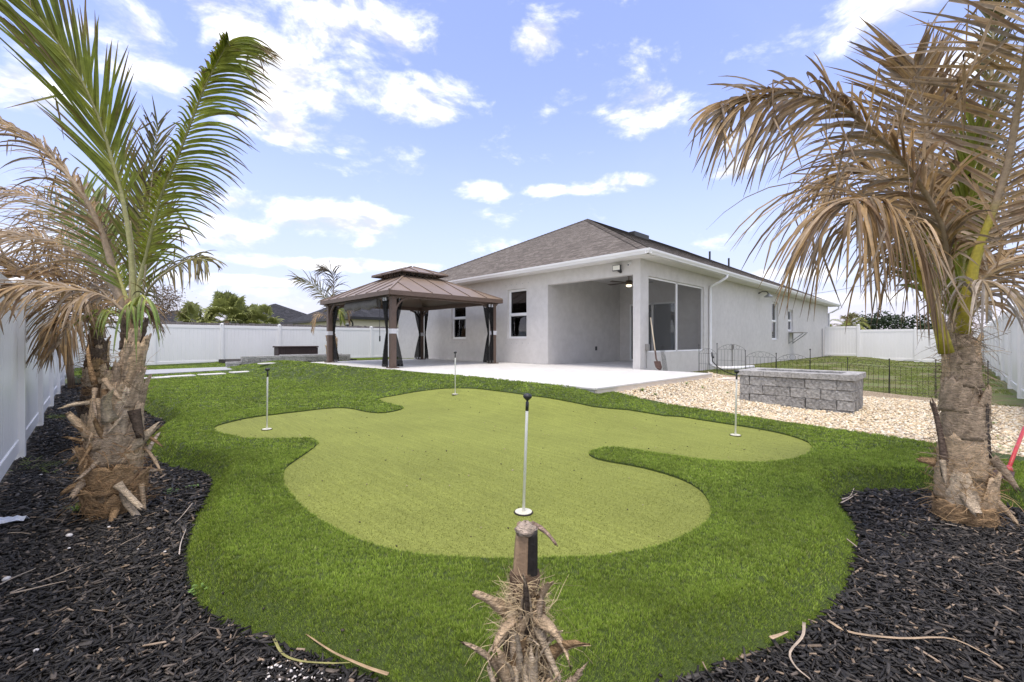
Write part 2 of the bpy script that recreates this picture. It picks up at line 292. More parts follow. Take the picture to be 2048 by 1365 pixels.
# ------------------------------------------------------------------ materials
def mat_base(name):
    m = bpy.data.materials.new(name); m.use_nodes = True; nt = m.node_tree
    return m, nt, nt.nodes['Principled BSDF'], nt.nodes['Material Output']
def sin(p, k, v): p.inputs[k].default_value = v
def pm(name, c1, c2=None, scale=5.0, rough=.7, bump=0.0, bscale=60.0, spec=.5, rand=0.0, metal=0.0, detail=5, stretch=(1, 1, 1), attr=False, transl=0.0, big=0.0, bscale2=None):
    m, nt, p, out = mat_base(name); N = nt.nodes; L = nt.links
    tc = N.new('ShaderNodeTexCoord'); mp = N.new('ShaderNodeMapping'); L.new(tc.outputs['Object'], mp.inputs[0]); mp.inputs[3].default_value = stretch
    sin(p, 'Roughness', rough); sin(p, 'Specular IOR Level', spec); sin(p, 'Metallic', metal)
    def noise(sc, de=detail):
        n = N.new('ShaderNodeTexNoise'); L.new(mp.outputs[0], n.inputs['Vector']); n.inputs['Scale'].default_value = sc; n.inputs['Detail'].default_value = de; n.inputs['Roughness'].default_value = .6; return n.outputs[0]
    if attr:
        a = N.new('ShaderNodeAttribute'); a.attribute_name = 'Col'; colr = a.outputs['Color']
        if c2 is not None:
            mx = N.new('ShaderNodeMix'); mx.data_type = 'RGBA'; mx.blend_type = 'MULTIPLY'; mx.inputs[0].default_value = 1
            rp = N.new('ShaderNodeMapRange'); L.new(noise(scale), rp.inputs[0]); rp.inputs[1].default_value = .3; rp.inputs[2].default_value = .7; rp.inputs[3].default_value = c2[0]; rp.inputs[4].default_value = c2[1]
            L.new(colr, mx.inputs[6]); L.new(rp.outputs[0], mx.inputs[7]); colr = mx.outputs[2]
    else:
        c2 = c2 or c1
        rp = N.new('ShaderNodeValToRGB'); L.new(noise(scale), rp.inputs[0])
        rp.color_ramp.elements[0].position = .32; rp.color_ramp.elements[1].position = .68
        rp.color_ramp.elements[0].color = tuple(c1) + (1,); rp.color_ramp.elements[1].color = tuple(c2) + (1,); colr = rp.outputs[0]
    if rand:
        oi = N.new('ShaderNodeObjectInfo'); rr = N.new('ShaderNodeMapRange'); L.new(oi.outputs['Random'], rr.inputs[0]); rr.inputs[3].default_value = 1 - rand; rr.inputs[4].default_value = 1 + rand
        hv = N.new('ShaderNodeHueSaturation'); L.new(colr, hv.inputs['Color']); L.new(rr.outputs[0], hv.inputs['Value']); colr = hv.outputs[0]
    if big:
        rr = N.new('ShaderNodeMapRange'); L.new(noise(.7, 4), rr.inputs[0]); rr.inputs[1].default_value = .3; rr.inputs[2].default_value = .7; rr.inputs[3].default_value = 1 - big; rr.inputs[4].default_value = 1 + big
        hv = N.new('ShaderNodeHueSaturation'); L.new(colr, hv.inputs['Color']); L.new(rr.outputs[0], hv.inputs['Value']); colr = hv.outputs[0]
    L.new(colr, p.inputs['Base Color'])
    if bump:
        b = N.new('ShaderNodeBump'); b.inputs['Strength'].default_value = min(1, bump); b.inputs['Distance'].default_value = .02 if bump <= 1 else .02 * bump
        L.new(noise(bscale, 6), b.inputs['Height']); L.new(b.outputs[0], p.inputs['Normal'])
    if transl:
        t = N.new('ShaderNodeBsdfTranslucent'); L.new(colr, t.inputs[0]); mx = N.new('ShaderNodeMixShader'); mx.inputs[0].default_value = transl
        L.new(p.outputs[0], mx.inputs[1]); L.new(t.outputs[0], mx.inputs[2]); L.new(mx.outputs[0], out.inputs[0])
    return m
def sheer(name, col, alpha):
    m, nt, p, out = mat_base(name); N = nt.nodes; L = nt.links
    sin(p, 'Base Color', tuple(col) + (1,)); sin(p, 'Roughness', .8)
    t = N.new('ShaderNodeBsdfTransparent'); mx = N.new('ShaderNodeMixShader'); mx.inputs[0].default_value = alpha
    L.new(t.outputs[0], mx.inputs[1]); L.new(p.outputs[0], mx.inputs[2]); L.new(mx.outputs[0], out.inputs[0]); return m
def glass(name):
    m, nt, p, out = mat_base(name); N = nt.nodes; L = nt.links
    t = N.new('ShaderNodeBsdfTransparent'); t.inputs[0].default_value = (.62, .66, .66, 1)
    g = N.new('ShaderNodeBsdfGlossy'); g.inputs['Roughness'].default_value = .015; g.inputs[0].default_value = (.95, .97, 1, 1)
    fr = N.new('ShaderNodeFresnel'); fr.inputs[0].default_value = 1.75
    mx = N.new('ShaderNodeMixShader'); L.new(fr.outputs[0], mx.inputs[0]); L.new(t.outputs[0], mx.inputs[1]); L.new(g.outputs[0], mx.inputs[2]); L.new(mx.outputs[0], out.inputs[0]); return m
def emit(name, col, s):
    m, nt, p, out = mat_base(name); sin(p, 'Emission Color', tuple(col) + (1,)); sin(p, 'Emission Strength', s); return m
M = {}
M['stucco'] = pm('stucco', (.63, .608, .58), (.705, .682, .655), 5, .92, .9, 60, .2, big=.05, detail=9)
M['stucco_in'] = M['stucco']
M['white_trim'] = pm('white_trim', (.80, .80, .80), (.86, .86, .855), 2, .4, 0, 1, .45)
M['soffit'] = pm('soffit', (.72, .71, .69), (.78, .77, .75), 3, .6)
M['vinyl'] = pm('vinyl_fence', (.85, .845, .835), (.90, .895, .885), 1.1, .32, .04, 8, .5, stretch=(1, 1, .25))
M['glass'] = glass('window_glass')
M['dark_room'] = pm('dark_interior', (.018, .018, .02), (.03, .03, .032), 2, .9)
M['blind'] = pm('roller_blind', (.55, .56, .60), (.62, .63, .66), 6, .8)
M['screen'] = sheer('insect_screen', (.07, .07, .068), .46)
M['net'] = sheer('curtain_netting', (.007, .007, .007), .90)
M['black'] = pm('black_metal', (.012, .012, .013), (.022, .022, .022), 20, .45)
M['dark_plastic'] = pm('dark_plastic', (.02, .022, .026), (.035, .037, .04), 12, .5)
M['brown_metal'] = pm('brown_aluminium', (.115, .080, .062), (.145, .100, .078), 9, .5, .1, 120, .4)
M['roof_metal'] = pm('bronze_roof_panel', (.215, .158, .115), (.255, .19, .14), 2.5, .42, 0, 1, .5, rand=.05)
M['seam'] = pm('bronze_seam', (.10, .072, .058), (.13, .092, .073), 5, .45)
M['white_cloth'] = pm('white_tie_band', (.58, .58, .62), (.68, .68, .70), 30, .8, .3, 60)
M['shade_cloth'] = pm('grey_shade_cloth', (.11, .105, .10), (.16, .15, .14), 14, .9, .4, 40)
M['paver'] = pm('travertine_paver', (.575, .565, .54), (.68, .67, .645), 3.2, .75, .12, 60, .3, rand=.045)
M['riser'] = pm('riser_tile', (.72, .64, .55), (.78, .70, .61), 4, .75, .12, 50, .3, rand=.03)
M['grout'] = pm('paver_joint', (.50, .485, .465), (.58, .565, .545), 10, .9)
M['block'] = pm('split_face_block', (.20, .196, .188), (.52, .51, .49), 24, .93, 1.6, 30, .2, rand=.16, detail=9)
M['block_top'] = pm('smooth_cap_block', (.28, .275, .265), (.54, .53, .515), 26, .9, .9, 45, .2, rand=.07)
M['concrete'] = pm('concrete_pad', (.34, .345, .355), (.42, .425, .435), 3, .85, .1, 40)
M['step_stone'] = pm('stepping_stone', (.62, .60, .58), (.72, .70, .68), 5, .8, .1, 40)
M['soil'] = pm('dark_soil', (.02, .016, .013), (.04, .032, .026), 12, .95, .6, 40)
M['wood_pole'] = pm('weathered_pole', (.17, .115, .075), (.30, .22, .15), 9, .85, .6, 25, .2, stretch=(6, 6, .6))
M['grey_wood'] = pm('grey_picket', (.13, .115, .105), (.30, .275, .26), 5, .9, .3, 30, .2, stretch=(5, 5, .5))
M['cream'] = pm('cream_stucco', (.62, .58, .44), (.68, .64, .50), 2, .9)
M['far_green'] = pm('foliage', None, (.75, 1.25), 4, .6, attr=True, transl=.25)
M['leaf'] = pm('palm_leaflet', None, (.75, 1.25), 24, .45, attr=True, transl=.38, spec=.4)
M['petiole'] = pm('palm_rachis', None, (.75, 1.2), 40, .55, .25, 90, .4, attr=True)
M['boot'] = pm('palm_leaf_base', None, (.62, 1.5), 38, .9, 1.5, 75, .15, attr=True, stretch=(.8, .8, 1.7), detail=10)
M['fibre'] = pm('palm_fibre', None, (.7, 1.25), 30, .9, attr=True, transl=.1, spec=.2)
M['chip'] = pm('mulch_chip', None, (.7, 1.3), 60, .6, attr=True, spec=.35)
M['mulch'] = pm('mulch_soil', (.006, .0055, .005), (.022, .02, .018), 45, .9, 1.0, 60)
M['pebble'] = pm('river_pebble', None, (.85, 1.12), 30, .62, attr=True, spec=.4)
M['gravel'] = pm('gravel_base', (.22, .17, .115), (.46, .38, .28), 55, .9, .8, 60)
M['blade'] = pm('turf_blade', None, (.76, 1.24), 1.6, .5, attr=True, transl=.28, spec=.35)
M['turf'] = pm('turf_backing', (.03, .047, .009), (.075, .11, .02), 90, .95, .6, 140)
M['lawn'] = pm('patchy_lawn', (.17, .125, .07), (.13, .19, .04), 2.2, .95, .8, 60, detail=9)
M['ground'] = pm('far_ground', (.07, .09, .035), (.12, .13, .06), .4, .95)
M['pin_white'] = pm('pin_white', (.80, .80, .78), (.85, .85, .83), 20, .4)
M['cup_cream'] = pm('cup_cream', (.62, .60, .48), (.68, .66, .54), 20, .5)
M['rust'] = pm('rusty_steel', (.055, .03, .022), (.11, .06, .045), 30, .7, .3, 80)
M['ash_handle'] = pm('ash_handle', (.62, .52, .36), (.72, .62, .45), 12, .6, stretch=(8, 8, .6))
M['red'] = pm('red_plastic', (.50, .03, .035), (.60, .05, .05), 20, .4)
M['blue'] = pm('blue_rubber', (.035, .06, .20), (.05, .085, .26), 20, .45)
M['galv'] = pm('galvanised', (.32, .33, .34), (.42, .43, .44), 30, .45, metal=.6)
M['grey_box'] = pm('grey_electrical_box', (.24, .23, .21), (.30, .29, .27), 20, .6)
M['deck_box'] = pm('dark_resin_wicker', (.035, .022, .020), (.065, .042, .036), 14, .6, .5, 60)
M['lamp_lit'] = emit('lit_lamp', (1, .84, .6), .8)
M['flood'] = pm('floodlight_glass', (.78, .76, .66), (.82, .80, .70), 10, .3)
M['paper'] = pm('scrap_paper', (.62, .68, .82), (.80, .82, .86), 18, .7)
M['dry_strip'] = pm('dry_palm_strip', None, (.8, 1.15), 25, .7, attr=True, transl=.1)
M['white_stone'] = pm('white_stone', (.62, .58, .55), (.74, .71, .68), 25, .7, .3, 50)
M['pole_grey'] = pm('utility_pole', (.25, .25, .26), (.34, .34, .35), 6, .8, stretch=(4, 4, .5))
M['fan_brass'] = pm('fan_bronze', (.12, .09, .06), (.17, .13, .09), 10, .35, metal=.7)
def shingle(name, ca, cb, cm):
    m, nt, p, out = mat_base(name); N = nt.nodes; L = nt.links
    uv = N.new('ShaderNodeUVMap'); uv.uv_map = 'UVMap'
    b = N.new('ShaderNodeTexBrick'); L.new(uv.outputs[0], b.inputs['Vector']); b.offset = .37; b.offset_frequency = 2; b.squash = 1
    for k, v in (('Scale', 1.0), ('Mortar Size', .006), ('Mortar Smooth', .3), ('Bias', -.05), ('Brick Width', .26), ('Row Height', .14)): b.inputs[k].default_value = v
    b.inputs['Color1'].default_value = ca + (1,); b.inputs['Color2'].default_value = cb + (1,); b.inputs['Mortar'].default_value = cm + (1,)
    n = N.new('ShaderNodeTexNoise'); L.new(uv.outputs[0], n.inputs['Vector']); n.inputs['Scale'].default_value = 9; n.inputs['Detail'].default_value = 8
    mr = N.new('ShaderNodeMapRange'); L.new(n.outputs[0], mr.inputs[0]); mr.inputs[1].default_value = .3; mr.inputs[2].default_value = .7; mr.inputs[3].default_value = .72; mr.inputs[4].default_value = 1.28
    mx = N.new('ShaderNodeMix'); mx.data_type = 'RGBA'; mx.blend_type = 'MULTIPLY'; mx.inputs[0].default_value = 1; L.new(b.outputs[0], mx.inputs[6]); L.new(mr.outputs[0], mx.inputs[7]); L.new(mx.outputs[2], p.inputs['Base Color'])
    sin(p, 'Roughness', .93); sin(p, 'Specular IOR Level', .2)
    bp = N.new('ShaderNodeBump'); bp.inputs['Strength'].default_value = .4; bp.inputs['Distance'].default_value = .01; L.new(b.outputs['Fac'], bp.inputs['Height']); bp.invert = True; L.new(bp.outputs[0], p.inputs['Normal']); return m
M['shingle'] = shingle('brown_shingle', (.140, .122, .106), (.235, .207, .182), (.065, .057, .05))
M['shingle_dark'] = shingle('charcoal_shingle', (.030, .031, .036), (.060, .060, .068), (.018, .018, .02))
def green_mat():
    m, nt, p, out = mat_base('putting_turf'); N = nt.nodes; L = nt.links
    tc = N.new('ShaderNodeTexCoord')
    def noise(sc, de, st=(1, 1, 1), rot=0):
        mp = N.new('ShaderNodeMapping'); L.new(tc.outputs['Object'], mp.inputs[0]); mp.inputs[3].default_value = st; mp.inputs[2].default_value = (0, 0, rot)
        n = N.new('ShaderNodeTexNoise'); L.new(mp.outputs[0], n.inputs['Vector']); n.inputs['Scale'].default_value = sc; n.inputs['Detail'].default_value = de; n.inputs['Roughness'].default_value = .65; return n.outputs[0]
    fine = noise(210, 4); mid_ = noise(55, 5); row = noise(30, 5, (1, .05, 1), R(-18)); big = noise(1.1, 5)
    r = N.new('ShaderNodeValToRGB'); L.new(fine, r.inputs[0]); e = r.color_ramp.elements; e[0].position = .3; e[1].position = .72
    e[0].color = (.135, .160, .030, 1); e[1].color = (.315, .34, .085, 1)
    def mulby(c, f, lo, hi, a=.3, b=.7):
        mr = N.new('ShaderNodeMapRange'); L.new(f, mr.inputs[0]); mr.inputs[1].default_value = a; mr.inputs[2].default_value = b; mr.inputs[3].default_value = lo; mr.inputs[4].default_value = hi
        mx = N.new('ShaderNodeMix'); mx.data_type = 'RGBA'; mx.blend_type = 'MULTIPLY'; mx.inputs[0].default_value = 1; L.new(c, mx.inputs[6]); L.new(mr.outputs[0], mx.inputs[7]); return mx.outputs[2]
    c = mulby(r.outputs[0], row, .86, 1.13); c = mulby(c, big, .90, 1.09); c = mulby(c, mid_, .80, 1.20)
    L.new(c, p.inputs['Base Color']); sin(p, 'Roughness', .85); sin(p, 'Specular IOR Level', .2)
    bp = N.new('ShaderNodeBump'); bp.inputs['Strength'].default_value = .7; bp.inputs['Distance'].default_value = .006; L.new(fine, bp.inputs['Height']); L.new(bp.outputs[0], p.inputs['Normal']); return m
M['green'] = green_mat()

# ================================================================== GROUND
def struct(name, me, mat): return tag(obj(name, me, mat), kind='structure')
struct('ground', MB().quad((-1500, -1500, -.30), (1500, -1500, -.30), (1500, 1500, -.30), (-1500, 1500, -.30)).mesh('ground'), M['ground'])
struct('mulch_bed', MB().quad((-.75, -.95, MULCH_Z), (7, -.95, MULCH_Z), (7, 18.5, MULCH_Z), (-.75, 18.5, MULCH_Z)).mesh('mulch_bed'), M['mulch'])

LIP = .016
def turf_and_green():
    pts = [Vector(p) for p in TURF]; n1 = len(pts); pts += [Vector(p) for p in GREEN_S]; n2 = len(pts) - n1
    faces = [list(range(n1))]; edges = [(n1 + i, n1 + (i + 1) % n2) for i in range(n2)]
    gx, gy = [], []
    for x0, x1, y0, y1, s in ((-.6, 7, -.8, 9, .13), (-.6, 6, 9, 16, .2), (-.6, 15.2, 16, 24, .5)):
        xs, ys = np.meshgrid(np.arange(x0, x1, s), np.arange(y0, y1, s)); gx.append(xs.ravel() + nr.uniform(-.02, .02, xs.size)); gy.append(ys.ravel() + nr.uniform(-.02, .02, xs.size))
    xs, ys = np.meshgrid(np.arange(-.5, 5.4, .045), np.arange(-.7, 12, .045)); xs = xs.ravel() + nr.uniform(-.008, .008, xs.size); ys = ys.ravel() + nr.uniform(-.008, .008, ys.size); ke = seg_dist(xs, ys, EDGE) < .24; gx = [np.concatenate(gx), xs[ke]]; gy = [np.concatenate(gy), ys[ke]]
    gx = np.concatenate(gx); gy = np.concatenate(gy)
    k = inside(gx, gy, TURF) & (seg_dist(gx, gy, TURF + TURF[:1]) > .02) & (seg_dist(gx, gy, GREEN_S + GREEN_S[:1]) > .05)
    pts += [Vector((a, b)) for a, b in zip(gx[k], gy[k])]
    vo, eo, fo, *_ = delaunay_2d_cdt(pts, edges, faces, 1, 1e-5)
    V = np.array([(v.x, v.y) for v in vo]); Fc = np.array([f for f in fo if len(f) == 3])
    cx = V[Fc].mean(1); isg = inside(cx[:, 0], cx[:, 1], GREEN_S)
    z = turf_z(V[:, 0], V[:, 1]); P3 = np.column_stack([V, z])
    for nm, sel, mt, lift in (('turf', ~isg, 'turf', LIP), ('putting_green', isg, 'green', 0)):
        f = Fc[sel]; u, inv = np.unique(f, return_inverse=True); struct(nm, mesh_np(nm, P3[u] + (0, 0, lift), inv.reshape(-1, 3), smooth=True), M[mt])
    g = np.array(GREEN_S); gz_ = turf_z(g[:, 0], g[:, 1]); n = len(g); i = np.arange(n)     # cut edge of the thicker turf round the green
    V = np.concatenate([np.column_stack([g, gz_ - .004]), np.column_stack([g, gz_ + LIP])]); struct('turf_cut_edge', mesh_np('turf_cut_edge', V, np.stack([i, (i + 1) % n, (i + 1) % n + n, i + n], 1)), M['turf'])
turf_and_green()

def in_view(X, Y, m=260, ymax=1900):
    d = .6954 * X + .7185 * Y; c = .7185 * X - .6954 * Y; dd = np.maximum(d, .05)
    return (d > .25) & (np.abs(870 * c / dd) < 1024 + m) & (870 * 1.2 / dd < ymax - 682), d
def scatter(x0, x1, y0, y1, dens):
    n = int((x1 - x0) * (y1 - y0) * dens); return nr.uniform(x0, x1, n), nr.uniform(y0, y1, n)

def blades(name, bands, zf, keep, hh, col_lo, col_hi, lean, label, tuft=1):
    V, C = [], []
    for (x0, x1, y0, y1, d0, d1, dens, w, hs) in bands:
        X, Y = scatter(x0, x1, y0, y1, dens); ok, d = in_view(X, Y); ok &= (d >= d0) & (d < d1); X, Y = X[ok], Y[ok]
        ok = keep(X, Y); X, Y = X[ok], Y[ok]; n = len(X)
        if n == 0: continue
        if tuft > 1:            # blades stand in tufts, as they are stitched
            X = np.repeat(X, tuft); Y = np.repeat(Y, tuft); n = len(X); b = nr.uniform(0, 2 * np.pi, n); sp = w * 1.5 * np.sqrt(nr.uniform(0, 1, n)); X = X + np.cos(b) * sp; Y = Y + np.sin(b) * sp
        else: b = nr.uniform(0, 2 * np.pi, n)
        Z = zf(X, Y); a = nr.uniform(0, 2 * np.pi, n); h = hh * hs * nr.uniform(.7, 1.15, n); l = h * lean * nr.uniform(.2, 1.2, n)
        ww = w * nr.uniform(.7, 1.3, n); nt_ = n // tuft
        base = np.column_stack([X, Y, Z - .004]); off = np.column_stack([np.cos(a), np.sin(a), np.zeros(n)]) * (ww / 2)[:, None]
        tip = np.column_stack([X + np.cos(b) * l, Y + np.sin(b) * l, Z + h])
        V.append(np.stack([base - off, base + off, tip], 1).reshape(-1, 3))
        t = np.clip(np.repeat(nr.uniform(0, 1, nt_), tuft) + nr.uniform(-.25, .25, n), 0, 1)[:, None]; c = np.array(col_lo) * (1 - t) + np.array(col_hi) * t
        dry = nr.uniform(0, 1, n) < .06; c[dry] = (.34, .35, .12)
        C.append(np.stack([c * .8, c * .8, c * 1.25], 1).reshape(-1, 3))  # darker base, lighter tip: mild occlusion shade painted into the blade colour
    V = np.concatenate(V); C = np.concatenate(C)
    o = obj(name, mesh_np(name, V, np.arange(len(V)).reshape(-1, 3), C), M['blade'])
    return tag(o, label, 'grass', None, 'stuff')
nearbox = (-.6, 7, -.8, 11)
kt = lambda X, Y: inside(X, Y, TURF) & ~inside(X, Y, GREEN_S)
tz = lambda X, Y: turf_z(X, Y) + LIP
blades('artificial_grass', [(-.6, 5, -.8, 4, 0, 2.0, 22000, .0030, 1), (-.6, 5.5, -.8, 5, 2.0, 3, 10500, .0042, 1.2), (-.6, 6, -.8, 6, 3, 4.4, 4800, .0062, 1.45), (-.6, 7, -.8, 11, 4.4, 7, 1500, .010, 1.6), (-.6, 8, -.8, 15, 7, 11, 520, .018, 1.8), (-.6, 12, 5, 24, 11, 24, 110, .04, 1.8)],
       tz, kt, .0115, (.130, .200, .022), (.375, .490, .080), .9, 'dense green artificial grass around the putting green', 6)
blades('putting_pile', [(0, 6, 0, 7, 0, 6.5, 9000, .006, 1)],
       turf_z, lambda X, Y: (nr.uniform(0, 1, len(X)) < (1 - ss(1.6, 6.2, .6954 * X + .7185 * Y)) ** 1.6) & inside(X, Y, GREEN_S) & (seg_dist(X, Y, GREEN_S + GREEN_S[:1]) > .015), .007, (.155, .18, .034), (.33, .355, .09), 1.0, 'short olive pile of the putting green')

# gravel and the lawn beyond the wire fence
GRAVEL = [(6.2, -.74), (6.2, -.4), (6.34, .4), (6.43, 1.2), (6.53, 2.2), (6.48, 3.0), (6.33, 3.6), (6.1, 3.96), (10.15, 3.96), (10.8, 4.3), (10.8, -.74)]
def grid_sheet(name, x0, x1, y0, y1, s, zf, mat):
    xs = np.arange(x0, x1 + 1e-6, s); ys = np.arange(y0, y1 + 1e-6, s); X, Y = np.meshgrid(xs, ys); nx = len(xs)
    V = np.column_stack([X.ravel(), Y.ravel(), zf(X.ravel(), Y.ravel())]); i = np.arange(len(V)).reshape(len(ys), nx)
    Fq = np.stack([i[:-1, :-1], i[:-1, 1:], i[1:, 1:], i[1:, :-1]], -1).reshape(-1, 4); return struct(name, mesh_np(name, V, Fq, smooth=True), mat)
gpz = lambda X, Y: G(X, Y) - .012
me = bpy.data.meshes.new('gravel_bed')
gp = [Vector(p) for p in GRAVEL]; gX, gY = np.meshgrid(np.arange(6.2, 10.8, .3), np.arange(-.7, 4.3, .3)); gk = inside(gX.ravel(), gY.ravel(), GRAVEL) & (seg_dist(gX.ravel(), gY.ravel(), GRAVEL + GRAVEL[:1]) > .08)
vo, eo, fo, *_ = delaunay_2d_cdt(gp + [Vector((a, b)) for a, b in zip(gX.ravel()[gk], gY.ravel()[gk])], [], [list(range(len(gp)))], 1, 1e-5)
gv = np.array([(v.x, v.y) for v in vo]); struct('gravel_bed', mesh_np('gravel_bed', np.column_stack([gv, gpz(gv[:, 0], gv[:, 1])]), np.array([f for f in fo if len(f) == 3]), smooth=True), M['gravel'])
lawn_z = lambda X, Y: .03 + .125 * ss(1.2, 4, Y) + .03 * ss(12, 18, X) + .02 * np.sin(X * 1.3) * np.sin(Y * 1.7) - .10 * ss(24, 30, X) * (1 - ss(2.5, 4, Y))
grid_sheet('lawn', 10.82, 34.5, -.8, 8.2, .3, lawn_z, M['lawn'])
def icos():
    bm = bmesh.new(); bmesh.ops.create_icosphere(bm, subdivisions=1, radius=1); v = np.array([tuple(x.co) for x in bm.verts]); f = np.array([[x.index for x in q.verts] for q in bm.faces]); bm.free(); return v, f
ICO_V, ICO_F = icos()
def rot_z(a):
    c, s = np.cos(a), np.sin(a); z = np.zeros_like(c); o = np.ones_like(c); return np.stack([np.stack([c, -s, z], -1), np.stack([s, c, z], -1), np.stack([z, z, o], -1)], -2)
def rot_x(a):
    c, s = np.cos(a), np.sin(a); z = np.zeros_like(c); o = np.ones_like(c); return np.stack([np.stack([o, z, z], -1), np.stack([z, c, -s], -1), np.stack([z, s, c], -1)], -2)
def rot_y(a):
    c, s = np.cos(a), np.sin(a); z = np.zeros_like(c); o = np.ones_like(c); return np.stack([np.stack([c, z, s], -1), np.stack([z, o, z], -1), np.stack([-s, z, c], -1)], -2)
def stones(name, X, Y, Z, size, pal, mat, label, cat, parent=None):
    n = len(X); s = size * nr.uniform(.6, 1.35, (n, 1)) * np.column_stack([nr.uniform(.8, 1.4, n), nr.uniform(.65, 1, n), nr.uniform(.4, .7, n)])
    jit = 1 + nr.uniform(-.16, .16, (n, 12, 1)); v = ICO_V[None] * jit * s[:, None, :]
    Rm = rot_z(nr.uniform(0, 6.28, n)) @ rot_x(nr.normal(0, .35, n)) @ rot_y(nr.normal(0, .35, n)); v = np.einsum('nij,nkj->nki', Rm, v)
    v += np.column_stack([X, Y, Z + s[:, 2] * .35])[:, None, :]
    Fc = (ICO_F[None] + (np.arange(n) * 12)[:, None, None]).reshape(-1, 3); c = np.repeat(np.array(pal)[nr.integers(0, len(pal), n)] * nr.uniform(.8, 1.1, (n, 1)), 12, 0)
    return tag(obj(name, mesh_np(name, v.reshape(-1, 3), Fc, c, True), mat, parent), label, cat, None, 'stuff')
gx, gy = scatter(6.1, 10.8, -.74, 4.3, 1900); k = inside(gx, gy, GRAVEL); gx, gy = gx[k], gy[k]
k = ~((gx > 8.15) & (gx < 8.95) & (gy > 1.2) & (gy < 2.6)); gx, gy = gx[k], gy[k]
ok, dd = in_view(gx, gy); gx, gy = gx[ok], gy[ok]
stones('gravel_stones', gx, gy, G(gx, gy) + nr.uniform(-.012, .012, len(gx)), .0175, [(.78, .66, .46), (.74, .60, .38), (.84, .75, .57), (.70, .55, .35), (.82, .77, .63), (.74, .58, .38), (.60, .50, .36), (.86, .79, .64), (.50, .40, .29)], M['pebble'], 'cream and tan river pebbles between patio and planter', 'gravel')

# mulch chips
def chips():
    V, Fc, C = [], [], []; base = 0
    box = np.array([(-1, -.6, -1), (1, -.9, -.8), (1, .7, -1), (-1, .9, -.8), (-.9, -.7, 1), (.85, -.6, .8), (.9, .6, 1), (-.95, .6, .7)], float)
    bf = np.array([(3, 2, 1, 0), (4, 5, 6, 7), (0, 1, 5, 4), (1, 2, 6, 5), (2, 3, 7, 6), (3, 0, 4, 7)])
    for (d0, d1, dens, sc) in ((0, 1.7, 8500, 1.0), (1.7, 2.8, 5600, 1.1), (2.8, 4.6, 2700, 1.35), (4.6, 8, 900, 1.7), (8, 18, 330, 2.4)):
        r = d1 * 1.75
        X, Y = scatter(-.55, min(6.2, r), -.75, min(17.8, r), dens); ok, d = in_view(X, Y); ok &= (d >= d0) & (d < d1); X, Y = X[ok], Y[ok]
        ok = ~inside(X, Y, TURF) & ~inside(X, Y, GRAVEL) & (Y < 17.7); 
        X, Y = X[ok], Y[ok]; n = len(X)
        ln = .5 * sc * np.clip(nr.lognormal(math.log(.034), .5, n), .012, .10); wd = .5 * sc * np.clip(nr.lognormal(math.log(.0078), .5, n), .004, .022); th = .5 * nr.uniform(.003, .008, n) * sc
        v = box[None] * np.stack([ln, wd, th], -1)[:, None, :]; v[:, :, 0] *= 1 + nr.uniform(-.15, .15, (n, 8))
        v[:, :, 1] *= 1 + nr.uniform(-.3, .3, (n, 8))
        Rm = rot_z(nr.uniform(0, 6.28, n)) @ rot_y(nr.normal(0, .24, n)) @ rot_x(nr.normal(0, .35, n)); v = np.einsum('nij,nkj->nki', Rm, v)
        bump = .018 * np.sin(X * 5.1 + Y * 2.2) * np.sin(Y * 4.3 - X) 
        v += np.column_stack([X, Y, MULCH_Z + .012 + bump * .6 + nr.uniform(0, .026, n)])[:, None, :]
        t = nr.uniform(0, 1, n); c = np.where(t[:, None] < .70, np.array([(.019, .0170, .0155)]), np.where(t[:, None] < .88, np.array([(.052, .046, .041)]), np.where(t[:, None] < .96, np.array([(.105, .086, .070)]), np.array([(.22, .165, .115)]))))
        c = c * nr.uniform(.6, 1.5, (n, 1)); V.append(v.reshape(-1, 3)); C.append(np.repeat(c, 8, 0)); Fc.append((bf[None] + (base + np.arange(n) * 8)[:, None, None]).reshape(-1, 4)); base += n * 8
    o = obj('mulch_chips', mesh_np('mulch_chips', np.concatenate(V), np.concatenate(Fc), np.concatenate(C)), M['chip']); tag(o, 'loose black bark mulch covering the planting beds', 'mulch', None, 'stuff')
chips()
# lawn grass
lk = lambda X, Y: np.array([mnoise.noise((a * .9, b * .9, 3.0)) for a, b in zip(X, Y)]) > -.18 if len(X) else np.zeros(0, bool)
blades('lawn_grass', [(10.9, 22, -.7, 5.7, 7, 16, 900, .012, 1), (14, 32, -.7, 5.7, 16, 30, 260, .03, 1)], lawn_z, lk, .03, (.13, .17, .03), (.27, .33, .07), 1.0, 'patchy real grass behind the black wire fence')

